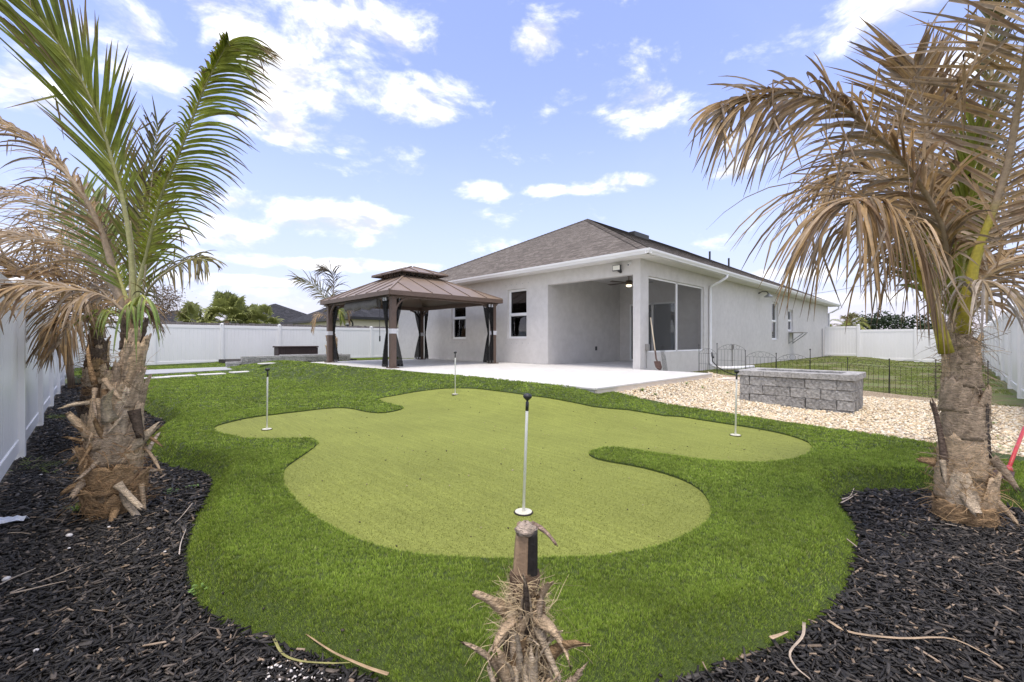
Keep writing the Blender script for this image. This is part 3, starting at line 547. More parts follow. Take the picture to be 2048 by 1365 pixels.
# ================================================================== PATIO
patio = empty('patio', (8, 9, 0)); tag(patio, kind='structure')
MB().prism([(5.63, 3.98), (14.3, 3.98 + 1.82), (14.3, 8.9), (10.3, 15.7), (5.12, 15.66), (4.82, 14.3), (5.18, 12.2), (5.53, 10.0)][:0] or [(5.62, 3.97), (10.08, 3.97), (10.08, 5.79), (14.27, 5.79), (14.27, 8.92), (10.18, 8.92), (10.18, 15.68), (5.11, 15.68), (4.80, 14.3), (5.17, 12.2), (5.52, 10.0)], -.1, PATIO_Z - .012).build('base_slab', M['grout'], patio)
CLIP = [(5.6, 3.95), (10.1, 3.95), (10.1, 5.76), (14.26, 5.9), (14.26, 8.92), (10.17, 8.92), (10.17, 15.7), (5.1, 15.7), (4.78, 14.3), (5.15, 12.2), (5.5, 10.0)]
def clip_half(poly, ax, ay, bx, by):
    out = []
    for i in range(len(poly)):
        p = poly[i]; q = poly[(i + 1) % len(poly)]
        sp = (bx - ax) * (p[1] - ay) - (by - ay) * (p[0] - ax); sq = (bx - ax) * (q[1] - ay) - (by - ay) * (q[0] - ax)
        if sp >= 0: out.append(p)
        if (sp >= 0) != (sq >= 0):
            t = sp / (sp - sq); out.append((p[0] + t * (q[0] - p[0]), p[1] + t * (q[1] - p[1])))
    return out
def pavers():
    W_, H_ = .61, .405; g = .004; shared = MB().box(0, W_ - g, 0, H_ - g, -.03, 0).mesh('paver', bevel=.004); shared.materials.append(M['paver'])
    for j in range(int((15.7 - 3.95) / H_) + 1):
        y0 = 3.95 + j * H_
        for i in range(-2, 16):
            x0 = 5.6 + i * W_ + (W_ / 2 if j % 2 else 0) - W_; x1, y1 = x0 + W_ - g, y0 + H_ - g
            cor = [(x0, y0), (x1, y0), (x1, y1), (x0, y1)]; ins = [bool(inside(np.array([a]), np.array([b]), CLIP)[0]) for a, b in cor]
            mid = inside(np.array([(x0 + x1) / 2]), np.array([(y0 + y1) / 2]), CLIP)[0]
            if all(ins): obj('paver', shared, None, patio, (x0, y0, PATIO_Z + rng.uniform(-.0015, .0015)))
            elif any(ins) or mid:
                p = cor
                p = clip_half(p, 5.6, 3.95, 10.1, 3.95)
                cyy = (y0 + y1) / 2
                if cyy < 8.95: p = clip_half(p, 14.26 if cyy > 5.8 else 10.1, 0, 14.26 if cyy > 5.8 else 10.1, 20)
                else: p = clip_half(p, 10.17, 0, 10.17, 20)
                if cyy > 14.9: p = clip_half(p, 10.17, 15.7, 5.1, 15.7)
                for a, b in (((5.5, 10.0), (5.6, 3.95)), ((5.15, 12.2), (5.5, 10.0)), ((4.78, 14.3), (5.15, 12.2)), ((5.1, 15.7), (4.78, 14.3))):
                    lo, hi = sorted((a[1], b[1]))
                    if y1 > lo and y0 < hi and p: p = clip_half(p, a[0], a[1], b[0], b[1])
                if len(p) >= 3: MB().prism([(a, b) for a, b in p], PATIO_Z - .03, PATIO_Z + rng.uniform(-.001, .001)).build('paver', M['paver'], patio)
pavers()
for k in range(8):      # cream riser tiles along the raised gravel edge
    x0 = 5.63 + k * .56; MB().box(x0, min(x0 + .556, 10.09), 3.925, 3.967, -.02, PATIO_Z - .026).build('riser_tile', M['riser'], patio)
for k in range(3): y0 = 3.97 + k * .6; MB().box(10.082, 10.12, y0, min(y0 + .596, 5.76), -.02, PATIO_Z - .033).build('riser_tile', M['riser'], patio)
for k in range(8):
    x0 = 5.6 + k * .563; MB().box(x0, min(x0 + .56, 10.13), 3.912, 3.946, PATIO_Z - .024, PATIO_Z + .001).build('coping', M['paver'], patio)

# ================================================================== HOUSE
HX, HY0, HY1, HX1 = 10.19, 5.77, 18.07, 32.9
WTOP = 3.27
house = empty('house', (18, 11, 0), 'single-storey light grey stucco house with brown shingle hip roof behind the patio', 'house')
def wall_face(mb, axis, c, inward, a0, a1, z0, z1, holes, th=.2):
    A = sorted({a0, a1, *[h[0] for h in holes], *[h[1] for h in holes]}); Zs = sorted({z0, z1, *[h[2] for h in holes], *[h[3] for h in holes]})
    P = (lambda a, z, o: (c + o * inward, a, z)) if axis == 'x' else (lambda a, z, o: (a, c + o * inward, z))
    for i in range(len(A) - 1):
        for j in range(len(Zs) - 1):
            am, zm = (A[i] + A[i + 1]) / 2, (Zs[j] + Zs[j + 1]) / 2
            if any(h[0] < am < h[1] and h[2] < zm < h[3] for h in holes): continue
            for o in (0, th): mb.quad(P(A[i], Zs[j], o), P(A[i + 1], Zs[j], o), P(A[i + 1], Zs[j + 1], o), P(A[i], Zs[j + 1], o))
    for h in holes:
        q = [(h[0], h[2]), (h[1], h[2]), (h[1], h[3]), (h[0], h[3])]
        for k in range(4):
            (aa, za), (ab, zb) = q[k], q[(k + 1) % 4]; mb.quad(P(aa, za, 0), P(ab, zb, 0), P(ab, zb, th), P(aa, za, th))
LAN = (5.98, 8.93, PATIO_Z, 2.856)
w1, w2 = (9.85, 10.75, 1.19, 2.84), (13.05, 13.96, 1.19, 2.84)
w3, w4 = (21.4, 22.35, 1.17, 2.84), (23.95, 24.85, 1.6, 2.62)
scr = (10.62, 14.2, .80, 2.84)
front = MB(); wall_face(front, 'x', HX, 1, HY0, HY1, -.1, WTOP, [LAN, w1, w2], .21); front.build('wall', M['stucco'], house)
side = MB(); wall_face(side, 'y', HY0, 1, HX, HX1, -.1, WTOP, [scr, w3, w4], .2); side.build('wall', M['stucco'], house)
MB().box(HX1 - .2, HX1, HY0 + .2, HY1, -.1, WTOP).build('wall', M['stucco'], house)
MB().box(HX + .21, HX1 - .2, HY1 - .2, HY1, -.1, WTOP).build('wall', M['stucco'], house)
# lanai inside
MB().box(HX + .212, 14.28, 8.93, 9.05, PATIO_Z - .02, 3.2).build('lanai_wall', M['stucco_in'], house)
lb = MB(); wall_face(lb, 'x', 14.28, 1, HY0 + .2, 8.93, PATIO_Z - .02, 3.2, [(6.7, 8.5, PATIO_Z + .02, 2.46)], .15); lb.build('lanai_wall', M['stucco_in'], house)
MB().box(HX + .212, 14.28, HY0 + .2, 8.93, 3.2, 3.24).build('lanai_ceiling', M['stucco_in'], house)
def window(a0, a1, z0, z1, axis, c, parent, blind=None, rec=.07, split=.5):
    P = (lambda a, z, o: (c + o, a, z)) if axis == 'x' else (lambda a, z, o: (a, c + o, z))
    def bx(mb, aa, ab, za, zb, oa, ob):
        p, q = P(aa, za, oa), P(ab, zb, ob); mb.box(min(p[0], q[0]), max(p[0], q[0]), min(p[1], q[1]), max(p[1], q[1]), za, zb)
    f = MB(); t = .05; e = .003; zm = z0 + (z1 - z0) * split
    bx(f, a0 + e, a0 + t, z0 + e, z1 - e, rec, rec + .07); bx(f, a1 - t, a1 - e, z0 + e, z1 - e, rec, rec + .07); bx(f, a0 + t, a1 - t, z1 - t, z1 - e, rec, rec + .07); bx(f, a0 + t, a1 - t, z0 + e, z0 + t, rec, rec + .07)
    bx(f, a0 + t, a1 - t, zm - .03, zm + .03, rec - .008, rec + .07)
    wo = f.build('window', M['white_trim'], parent)
    for za, zb, o in ((z0 + t, zm - .03, .03), (zm + .03, z1 - t, .045)):
        g = MB(); bx(g, a0 + t, a1 - t, za, zb, rec + o, rec + o + .006); g.build('pane', M['glass'], wo)
        s = MB(); i = .022
        bx(s, a0 + t, a0 + t + i, za, zb, rec + o - .012, rec + o - .001); bx(s, a1 - t - i, a1 - t, za, zb, rec + o - .012, rec + o - .001); bx(s, a0 + t + i, a1 - t - i, za, za + i, rec + o - .012, rec + o - .001); bx(s, a0 + t + i, a1 - t - i, zb - i, zb, rec + o - .012, rec + o - .001)
        s.build('sash', M['white_trim'], wo)
    sl = MB(); bx(sl, a0 - .02, a1 + .02, z0 - .035, z0 + .002, -.012, rec - .001); sl.build('sill', M['stucco'], wo)
    rm = MB(); bx(rm, a0 + .01, a1 - .01, z0 + .01, z1 - .01, .60, .62)
    bx(rm, a0 + .002, a0 + .012, z0 + .01, z1 - .01, .22, .6); bx(rm, a1 - .012, a1 - .002, z0 + .01, z1 - .01, .22, .6); bx(rm, a0 + .012, a1 - .012, z0, z0 + .01, .22, .6); bx(rm, a0 + .012, a1 - .012, z1 - .01, z1, .22, .6)
    rm.build('dark_interior', M['dark_room'], wo)
    if blind:
        b = MB(); n = 14
        for k in range(n):
            aa = a0 + t + (a1 - a0 - 2 * t) * k / n; ab = a0 + t + (a1 - a0 - 2 * t) * (k + 1) / n; oa = .26 + .02 * (k % 2); ob = .26 + .02 * ((k + 1) % 2)
            b.quad(P(aa, blind[0], oa), P(ab, blind[0], ob), P(ab, blind[1], ob), P(aa, blind[1], oa))
        b.build('blind', M['blind'], wo)
window(*w1, 'x', HX, house, None, split=.49)
window(*w2, 'x', HX, house, (1.55, 2.25), split=.49)
window(*w3, 'y', HY0, house, None, split=.5)
window(*w4, 'y', HY0, house, None, split=.5)
an = MB()       # shutter anchor points round the front windows
for w in (w1, w2):
    for k in range(5):
        for zz in (w[2] - .15, w[3] + .16):
            yy = w[0] - .08 + k * (w[1] - w[0] + .16) / 4; an.box(HX - .006, HX + .004, yy - .011, yy + .011, zz - .011, zz + .011)
tag(an.build('anchor_bolts', M['galv'], house), kind='stuff')
# sliding door
sdoor = MB()
for a, b in ((6.705, 6.76), (7.57, 7.63), (8.44, 8.495)): sdoor.box(14.25, 14.34, a, b, PATIO_Z + .01, 2.455)
sdoor.box(14.25, 14.34, 6.76, 8.44, 2.40, 2.455); sdoor.box(14.25, 14.34, 6.76, 8.44, PATIO_Z + .01, PATIO_Z + .07)
so = sdoor.build('sliding_door', M['white_trim'], house)
for a, b in ((6.76, 7.57), (7.63, 8.44)): MB().box(14.29, 14.296, a, b, PATIO_Z + .07, 2.40).build('pane', M['glass'], so)
MB().box(14.8, 14.82, 6.4, 8.7, .3, 2.6).box(14.44, 14.8, 6.4, 6.42, .3, 2.6).box(14.44, 14.8, 8.68, 8.7, .3, 2.6).build('dark_interior', M['dark_room'], so)
MB().tube([(14.235, 7.66, 1.32), (14.205, 7.66, 1.34), (14.205, 7.66, 1.54), (14.235, 7.66, 1.56)], .009, 6).build('handle', M['black'], so)
# screened opening
sf = MB(); y0 = HY0 + .05
for a, b in ((10.625, 10.665), (12.35, 12.41), (14.155, 14.195)): sf.box(a, b, y0, y0 + .05, .805, 2.835)
sf.box(10.665, 14.155, y0, y0 + .05, 2.79, 2.835)
sf.box(10.665, 14.155, y0, y0 + .05, .805, .845)
scf = sf.build('screen_frame', M['white_trim'], house)
for a, b in ((10.665, 12.35), (12.41, 14.155)): MB().quad((a, y0 + .025, .845), (b, y0 + .025, .845), (b, y0 + .025, 2.79), (a, y0 + .025, 2.79)).build('screen', M['screen'], scf)
# roof
OV = .45; EX0, EY0, EX1, EY1 = HX - OV, HY0 - OV, HX1 + OV, HY1 + OV; EZ = 3.36; hw = (EY1 - EY0) / 2; RZ = EZ + hw * .504; YC = (EY0 + EY1) / 2
def roof_plane(name, bl, br, tr, tl, mat, parent, exp=.14, off=.005):
    bl, br, tr, tl = map(Vector, (bl, br, tr, tl)); u = (br - bl).normalized(); nrm = u.cross((tl + tr) / 2 - (bl + br) / 2).normalized(); v = nrm.cross(u)
    H_ = (tl - bl).dot(v); n = max(1, int(H_ / exp)); mb = MB(); uvs = []
    for k in range(n):
        s0, s1 = k / n, (k + 1) / n; q = [bl.lerp(tl, s0), br.lerp(tr, s0), br.lerp(tr, s1), bl.lerp(tl, s1)]
        lo = [q[0] + nrm * off, q[1] + nrm * off]; mb.quad(lo[0], lo[1], q[2], q[3]); uvs += [(p - bl).dot(u) for p in (q[0], q[1], q[2], q[3])]
        mb.quad(q[0], q[1], lo[1], lo[0])
    me = mb.mesh(name); uvl = me.uv_layers.new(name='UVMap')
    co = [me.vertices[l.vertex_index].co - bl for l in me.loops]
    jit = [0]
    for i, l in enumerate(me.loops):
        c = co[i]; uvl.data[i].uv = (c.dot(u), c.dot(v) * (.14 / (H_ / n)) + .0)
    return obj(name, me, mat, parent)
def hip_roof(x0, x1, y0, y1, ez, rz, mat, parent, exp=.14, along='x', cap=True):
    h = (y1 - y0) / 2 if along == 'x' else (x1 - x0) / 2
    if along == 'x': A, B = Vector((x0 + h, (y0 + y1) / 2, rz)), Vector((x1 - h, (y0 + y1) / 2, rz))
    else: A, B = Vector(((x0 + x1) / 2, y0 + h, rz)), Vector(((x0 + x1) / 2, y1 - h, rz))
    c = [Vector((x0, y0, ez)), Vector((x1, y0, ez)), Vector((x1, y1, ez)), Vector((x0, y1, ez))]
    if along == 'x': planes = [(c[3], c[0], A, A), (c[0], c[1], B, A), (c[1], c[2], B, B), (c[2], c[3], A, B)]
    else: planes = [(c[0], c[1], A, A), (c[1], c[2], B, A), (c[2], c[3], B, B), (c[3], c[0], A, B)]
    root = None
    for p in planes:
        o = roof_plane('roof', *p, mat, parent, exp); root = root or o
    if cap:
        hips = [(c[0], A), (c[3], A), (c[1], B), (c[2], B)] if along == 'x' else [(c[0], A), (c[1], A), (c[2], B), (c[3], B)]
        for a, b in hips + [(A, B)]:
            if (b - a).length < .3: continue
            mb = MB(); n = int((b - a).length / .16); t = (b - a).normalized(); r = t.cross(Vector((0, 0, 1))).normalized()
            dz = -.15 * abs(rz - ez) / max(h, .1) * (.707 if (a, b) != (A, B) else 1)
            for k in range(n):
                p = a + (b - a) * (k / n); q = a + (b - a) * ((k + 1.1) / n); up0, up1 = Vector((0, 0, .034)), Vector((0, 0, .02))
                for s in (-1, 1): mb.quad(p + up0, p + r * (.15 * s) + up0 + Vector((0, 0, dz)), q + r * (.15 * s) + up1 + Vector((0, 0, dz)), q + up1)
            me = mb.mesh('ridge_cap'); uvl = me.uv_layers.new(name='UVMap')
            for i, l in enumerate(me.loops): uvl.data[i].uv = (me.vertices[l.vertex_index].co.x * .7 + me.vertices[l.vertex_index].co.y * .7, .07 + (i // 8) * .14)
            obj('ridge_cap', me, mat, root)
    return A, B
hip_roof(EX0, EX1, EY0, EY1, EZ, RZ, M['shingle'], house)
# soffit, fascia, gutter
so_ = MB(); zs = 3.245
so_.box(EX0 + .03, HX - .002, EY0 + .03, EY1 - .03, zs, zs + .015).box(HX - .002, EX1 - .03, EY0 + .03, HY0 - .002, zs, zs + .015)
so_.build('soffit', M['soffit'], house)
def gutter(a, b, outv):
    a, b, o = Vector(a), Vector(b), Vector(outv); prof = [(0, 0), (0, -.12), (.075, -.12), (.085, -.09), (.115, -.045), (.12, 0), (.105, 0), (.1, -.04), (.07, -.105), (.012, -.105), (.012, 0)]
    mb = MB(); i = 0
    for p in (a, b): mb.v += [tuple(p + o * u + Vector((0, 0, w))) for u, w in prof]
    n = len(prof)
    for k in range(n): mb.f.append((k, (k + 1) % n, n + (k + 1) % n, n + k))
    mb.f += [tuple(range(n)), tuple(range(n, 2 * n))[::-1]]
    return mb
GZ = 3.355
gutter((EX0, EY0 - .12, GZ), (EX0, EY1 + .1, GZ), (-1, 0, 0)).build('gutter', M['white_trim'], house)
gutter((EX0 - .12, EY0, GZ), (EX1 + .05, EY0, GZ), (0, -1, 0)).build('gutter', M['white_trim'], house)
MB().box(EX0 + .003, EX0 + .028, EY0 + .03, EY1, zs - .02, GZ - .005).box(EX0 + .03, EX1, EY0 + .003, EY0 + .028, zs - .02, GZ - .005).build('fascia', M['white_trim'], house)
# downspouts
MB().tube([(14.75, EY0 - .06, 3.24), (14.72, EY0 - .06, 3.16), (14.6, EY0 + .12, 3.02), (14.57, HY0 - .06, 2.9), (14.57, HY0 - .05, 2.6), (14.57, HY0 - .05, .42), (14.57, HY0 - .09, .33), (14.5, HY0 - .22, .29)], .045, 8).build('downspout', M['white_trim'], house, True)
MB().tube([(33.2, EY0 - .06, 3.24), (33.15, EY0 - .06, 3.1), (33.05, EY0 + .25, 2.9), (33.0, HY0 - .03, 2.82), (33.0, HY0 - .03, .2)], .05, 8).build('downspout', M['white_trim'], house, True)
for k in range(1): MB().tube([(31.2, HY0 - .02, .15), (31.2, HY0 - .02, 1.85)], .02, 6).build('conduit', M['galv'], house)
# roof vents
def on_side_roof(x, y): return EZ + (y - EY0) * .504
vz = on_side_roof(0, 11.0)
MB().box(18.9, 20.3, 11.0, 11.6, vz - .2, vz + .22).build('roof_vent', M['black'], house)
for x, y in ((22.6, 8.9), (25.2, 8.9)): MB().tube([(x, y, on_side_roof(x, y) - .1), (x, y, on_side_roof(x, y) + .5)], .05, 8).build('vent_pipe', M['dark_plastic'], house)
# flood light and camera at the corner
fl = MB().box(HX - .16, HX - .1, 6.26, 6.50, 2.98, 3.13).build('floodlight', M['dark_plastic'], house)
MB().box(HX - .168, HX - .161, 6.275, 6.485, 2.995, 3.115).build('lens', M['flood'], fl); MB().beam((HX, 6.33, 2.95), (HX - .1, 6.36, 3.0), .05, .06).build('arm', M['black'], fl)
fl.rotation_euler = (0, 0, 0)
sc_ = MB().box(HX - .02, HX - .0015, 6.02, 6.1, 3.12, 3.19).tube([(HX - .03, 6.06, 3.14), (HX - .11, 6.05, 3.10)], .028, 8).build('security_camera', M['white_trim'], house)
MB().tube([(HX - .111, 6.05, 3.0995), (HX - .118, 6.05, 3.096)], .02, 8).build('lens', M['black'], sc_)
# barn lamp on the long wall
bl = MB().tube([(19.6, HY0, 3.06), (19.6, HY0 - .14, 3.12), (19.62, HY0 - .3, 3.1), (19.64, HY0 - .36, 3.02)], .018, 8).lathe([(.05, -.02), (.05, 0)], (19.6, HY0 - .01, 3.06), 8).build('wall_lamp', M['black'], house, True)
MB().lathe([(.16, -.10), (.15, -.06), (.06, 0), (.04, .05)], (19.64, HY0 - .36, 2.98), 14).build('lamp_shade', M['galv'], bl, True)
# outlet boxes
eb = MB().box(10.44, 10.56, HY0 - .07, HY0 - .001, .86, 1.03).build('electrical_box', M['grey_box'], house, bevel=.008); MB().tube([(10.46, HY0 - .03, .4), (10.46, HY0 - .03, .86)], .011, 6).build('conduit', M['grey_box'], eb)
MB().box(12.7, 12.8, 8.915, 8.929, .78, .92).build('wall_outlet', M['dark_plastic'], house)
eb2 = MB().box(16.6, 16.7, HY0 - .06, HY0 - .001, .82, .98).build('electrical_box', M['grey_box'], house); MB().tube([(16.65, HY0 - .02, .2), (16.65, HY0 - .02, .82)], .012, 6).build('conduit', M['grey_box'], eb2)
# folding shelf under the small window
sh = empty('wall_shelf', (24.4, HY0, 1.5), 'small grey shelf on a triangular bracket below the small side window', 'shelf')
MB().box(24.0, 24.8, HY0 - .62, HY0 - .002, 1.49, 1.53).build('board', M['grey_box'], sh)
for x in (24.05, 24.75): MB().beam((x, HY0 - .58, 1.47), (x, HY0 - .03, 1.02), .05, .03).beam((x, HY0 - .018, .98), (x, HY0 - .018, 1.485), .03, .05).build('bracket', M['galv'], sh)
# ceiling fan
fan = empty('ceiling_fan', (12.2, 7.3, 3.2), 'bronze ceiling fan with lit lamp hanging inside the porch', 'fan')
fc = (12.2, 7.3, 0)
MB().lathe([(.02, 3.199), (.07, 3.19), (.07, 3.15), (.018, 3.13), (.018, 3.03), (.09, 3.02), (.12, 2.96), (.10, 2.9), (.09, 2.885)], fc, 16).build('motor', M['fan_brass'], fan, True)
MB().lathe([(.088, 2.884), (.085, 2.84), (.05, 2.82)], fc, 16).build('lamp', M['lamp_lit'], fan, True)
for k in range(5):
    a = R(20 + 72 * k); mb = MB(); u = Vector((math.cos(a), math.sin(a), 0)); r = Vector((-u.y, u.x, .18)).normalized(); c = Vector((12.2, 7.3, 2.945))
    q = [c + u * .1 - r * .04, c + u * .72 - r * .07, c + u * .74 + r * .06, c + u * .1 + r * .04]; z = Vector((0, 0, .008))
    mb.quad(*q); mb.quad(*[p + z for p in q][::-1]); [mb.quad(q[i], q[(i + 1) % 4], q[(i + 1) % 4] + z, q[i] + z) for i in range(4)]
    mb.build('blade', M['fan_brass'], fan)

# ================================================================== GAZEBO
gz = empty('gazebo', (7.62, 12.75, PATIO_Z), 'brown metal gazebo with two-tier roof and tied dark net curtains', 'gazebo')
GX0, GX1, GY0, GY1 = 5.82, 9.42, 10.62, 14.92; GZ0 = 2.30; GE = 2.46
POSTS = [(GX0, GY0), (GX1, GY0), (GX0, GY1), (GX1, GY1)]
for x, y in POSTS:
    p = MB().box(x - .075, x + .075, y - .075, y + .075, PATIO_Z + .03, GZ0 + .04).build('post', M['brown_metal'], gz, bevel=.008)
    MB().prism([(x - .13, y - .13), (x + .13, y - .13), (x + .13, y + .13), (x - .13, y + .13)], PATIO_Z + .001, PATIO_Z + .029).build('foot_plate', M['brown_metal'], p, bevel=.006)
    MB().box(x - .081, x + .081, y - .081, y + .081, PATIO_Z + .93, PATIO_Z + 1.06).build('tie_band', M['white_cloth'], p)
    MB().box(x - .088, x + .088, y - .088, y + .088, GZ0 - .05, GZ0 + .03).build('collar', M['brown_metal'], p)
for (x0, x1, y0, y1) in ((GX0 - .16, GX1 + .16, GY0 - .06, GY0 + .06), (GX0 - .16, GX1 + .16, GY1 - .06, GY1 + .06), (GX0 - .06, GX0 + .06, GY0 + .062, GY1 - .062), (GX1 - .06, GX1 + .06, GY0 + .062, GY1 - .062)):
    MB().box(x0, x1, y0, y1, GZ0, GZ0 + .13).build('beam', M['brown_metal'], gz)
def brace(x, y, dx, dy):
    pts = []
    for k in range(8):
        t = k / 7; a = t * math.pi / 2; o = .07 + .42 * (1 - math.cos(a)); z = GZ0 - .47 + .46 * math.sin(a); pts.append((x + dx * o, y + dy * o, z))
    mb = MB()
    for a, b in zip(pts[:-1], pts[1:]): mb.beam(a, b, .05, .05, (dy, -dx, 0) if False else (0, 0, 1))
    mb.build('brace', M['brown_metal'], gz)
for x, y in POSTS: brace(x, y, 1 if x == GX0 else -1, 0); brace(x, y, 0, 1 if y == GY0 else -1)
ex0, ex1, ey0, ey1 = GX0 - .22, GX1 + .22, GY0 - .22, GY1 + .22; cx, cy = (ex0 + ex1) / 2, (ey0 + ey1) / 2
def tier(x0, x1, y0, y1, z0, tx, ty, z1, npan, drop):
    """four sloping sides made of separate sheet panels with raised seams"""
    corners = [(x0, y0), (x1, y0), (x1, y1), (x0, y1)]; tops = [(cx - tx, cy - ty), (cx + tx, cy - ty), (cx + tx, cy + ty), (cx - tx, cy + ty)]
    for s in range(4):
        a, b = Vector(corners[s] + (z0,)), Vector(corners[(s + 1) % 4] + (z0,)); ta, tb = Vector(tops[s] + (z1,)), Vector(tops[(s + 1) % 4] + (z1,))
        u = (b - a).normalized(); Lb = (b - a).length; up = ((ta + tb) / 2 - (a + b) / 2); up -= u * up.dot(u); sl = up.normalized(); nrm = u.cross(sl)
        xa, xb, H_ = (ta - a).dot(u), (tb - a).dot(u), (ta - a).dot(sl); n = npan[s % 2]
        full = [(0, 0), (Lb, 0), (xb, H_), (xa, H_)]
        for k in range(n):
            lo, hi = Lb * k / n, Lb * (k + 1) / n; p = clip_half(full, lo, H_ + 1, lo, -1); p = clip_half(p, hi, -1, hi, H_ + 1)
            if len(p) < 3: continue
            mb = MB(); top = [a + u * q[0] + sl * q[1] for q in p]; bot = [q - nrm * .012 for q in top]; m_ = len(p)
            mb.quad(*top); mb.quad(*bot[::-1]); [mb.quad(top[i], bot[i], bot[(i + 1) % m_], top[(i + 1) % m_]) for i in range(m_)]
            mb.build('roof_panel', M['roof_metal'], gz)
            if k:
                ys = [q[1] for q in p if abs(q[0] - lo) < 1e-4]
                if ys and max(ys) > .05: MB().beam(a + u * lo + nrm * .006, a + u * lo + sl * (max(ys) - .01) + nrm * .006, .014, .026, nrm).build('roof_seam', M['seam'], gz)
        MB().beam(a + Vector((0, 0, .012)), ta + Vector((0, 0, .012)), .05, .03).build('hip_cap', M['roof_metal'], gz)
        MB().beam(a + nrm * .0 - Vector((0, 0, drop / 2 + .004)), b - Vector((0, 0, drop / 2 + .004)), .03, drop).build('eave_trim', M['brown_metal'], gz)
tier(ex0, ex1, ey0, ey1, GE, .62, .72, 3.16, (6, 7), .12)
tier(cx - .86, cx + .86, cy - .98, cy + .98, 3.27, .04, .16, 3.56, (3, 3), .035)
for sx in (-1, 1):
    for sy in (-1, 1): MB().box(cx + sx * .6 - .02, cx + sx * .6 + .02, cy + sy * .7 - .02, cy + sy * .7 + .02, 3.15, 3.36).build('cupola_post', M['brown_metal'], gz)
cm = MB()
for k in range(9):
    t = -1 + k / 4; cm.box(cx + t * .58 - .012, cx + t * .58 + .012, cy - .712, cy - .69, 3.15, 3.32); cm.box(cx - .612, cx - .59, cy + t * .66 - .012, cy + t * .66 + .012, 3.15, 3.34)
cm.build('cupola_slats', M['brown_metal'], gz)
MB().box(cx - .58, cx + .58, cy - .68, cy + .68, 3.162, 3.2).build('cupola_net', M['net'], gz)
def curtain(x, y, dx, dy, wide=.24):
    """hanging netting gathered to the post by the tie band"""
    mb = MB(); n, m_ = 15, 14; rows = []; ph = rng.uniform(0, 6)
    ox, oy = (-dy, dx)
    for j in range(m_ + 1):
        t = j / m_; z = GZ0 - .02 - t * (GZ0 - PATIO_Z - .05); zt = PATIO_Z + 1.0
        g = abs(z - zt); wd = .05 + wide * min(1, (g / .9)) ** .8; row = []
        for i in range(n + 1):
            s = i / n - .5; fold = .035 * math.sin(i * 2.1 + ph) * (.4 + wd); row.append((x + dx * (.09 + (s + .5) * wd) + ox * (fold + .1), y + dy * (.09 + (s + .5) * wd) + oy * (fold + .1), z))
        rows.append(row)
    for j in range(m_):
        for i in range(n): mb.quad(rows[j][i], rows[j][i + 1], rows[j + 1][i + 1], rows[j + 1][i])
    o = mb.build('curtain', M['net'], gz)
    h = MB()
    for i in range(0, n, 2): h.quad(rows[-1][i], rows[-1][i + 1], tuple(np.array(rows[-1][i + 1]) + (0, 0, .07)), tuple(np.array(rows[-1][i]) + (0, 0, .07)))
    h.build('hem', M['white_cloth'] if rng.random() < .4 else M['shade_cloth'], o)
    for i in (3, 9): MB().box(rows[0][i][0] - .02, rows[0][i][0] + .02, rows[0][i][1] - .02, rows[0][i][1] + .02, GZ0 - .1, GZ0 - .015).build('hanger', M['white_cloth'], o)
for x, y in POSTS:
    curtain(x, y, 1 if x == GX0 else -1, 0); curtain(x, y, 0, 1 if y == GY0 else -1)
# rolled shade on the left side with its pull cord
mb = MB(); n = 18; prof = [(-.05, 0), (-.085, -.10), (-.06, -.22), (.0, -.25), (.05, -.2), (.06, -.08), (.03, 0)]
for k in range(n + 1):
    y = 11.35 + k * (13.55 - 11.35) / n; sag = .03 * math.sin(k * .9) + .015 * math.sin(k * 2.3)
    mb.v += [(GX0 - .02 + p[0] * (1 + .2 * math.sin(k * 1.3)), y, GZ0 - .01 + p[1] + sag * (p[1] / -.25)) for p in prof]
m_ = len(prof)
for k in range(n):
    for i in range(m_): a = k * m_ + i; b = k * m_ + (i + 1) % m_; mb.f.append((a, b, b + m_, a + m_))
mb.f += [tuple(range(m_)), tuple(range(n * m_, n * m_ + m_))]
shd = empty('rolled_shade', (GX0, 12.4, GZ0 - .02), 'rolled grey fabric shade slung under the left side of the gazebo roof', 'shade')
mb.build('fabric', M['shade_cloth'], shd, True)
MB().tube([(GX0 - .04, 11.25, GZ0 - .02), (GX0 - .05, 11.26, 1.6), (GX0 - .05, 11.25, 1.25)], .008, 5).tube([(GX0 - .05, 11.25, 1.25), (GX0 - .05, 11.25, 1.1)], .02, 6).build('pull_cord', M['dark_plastic'], shd)

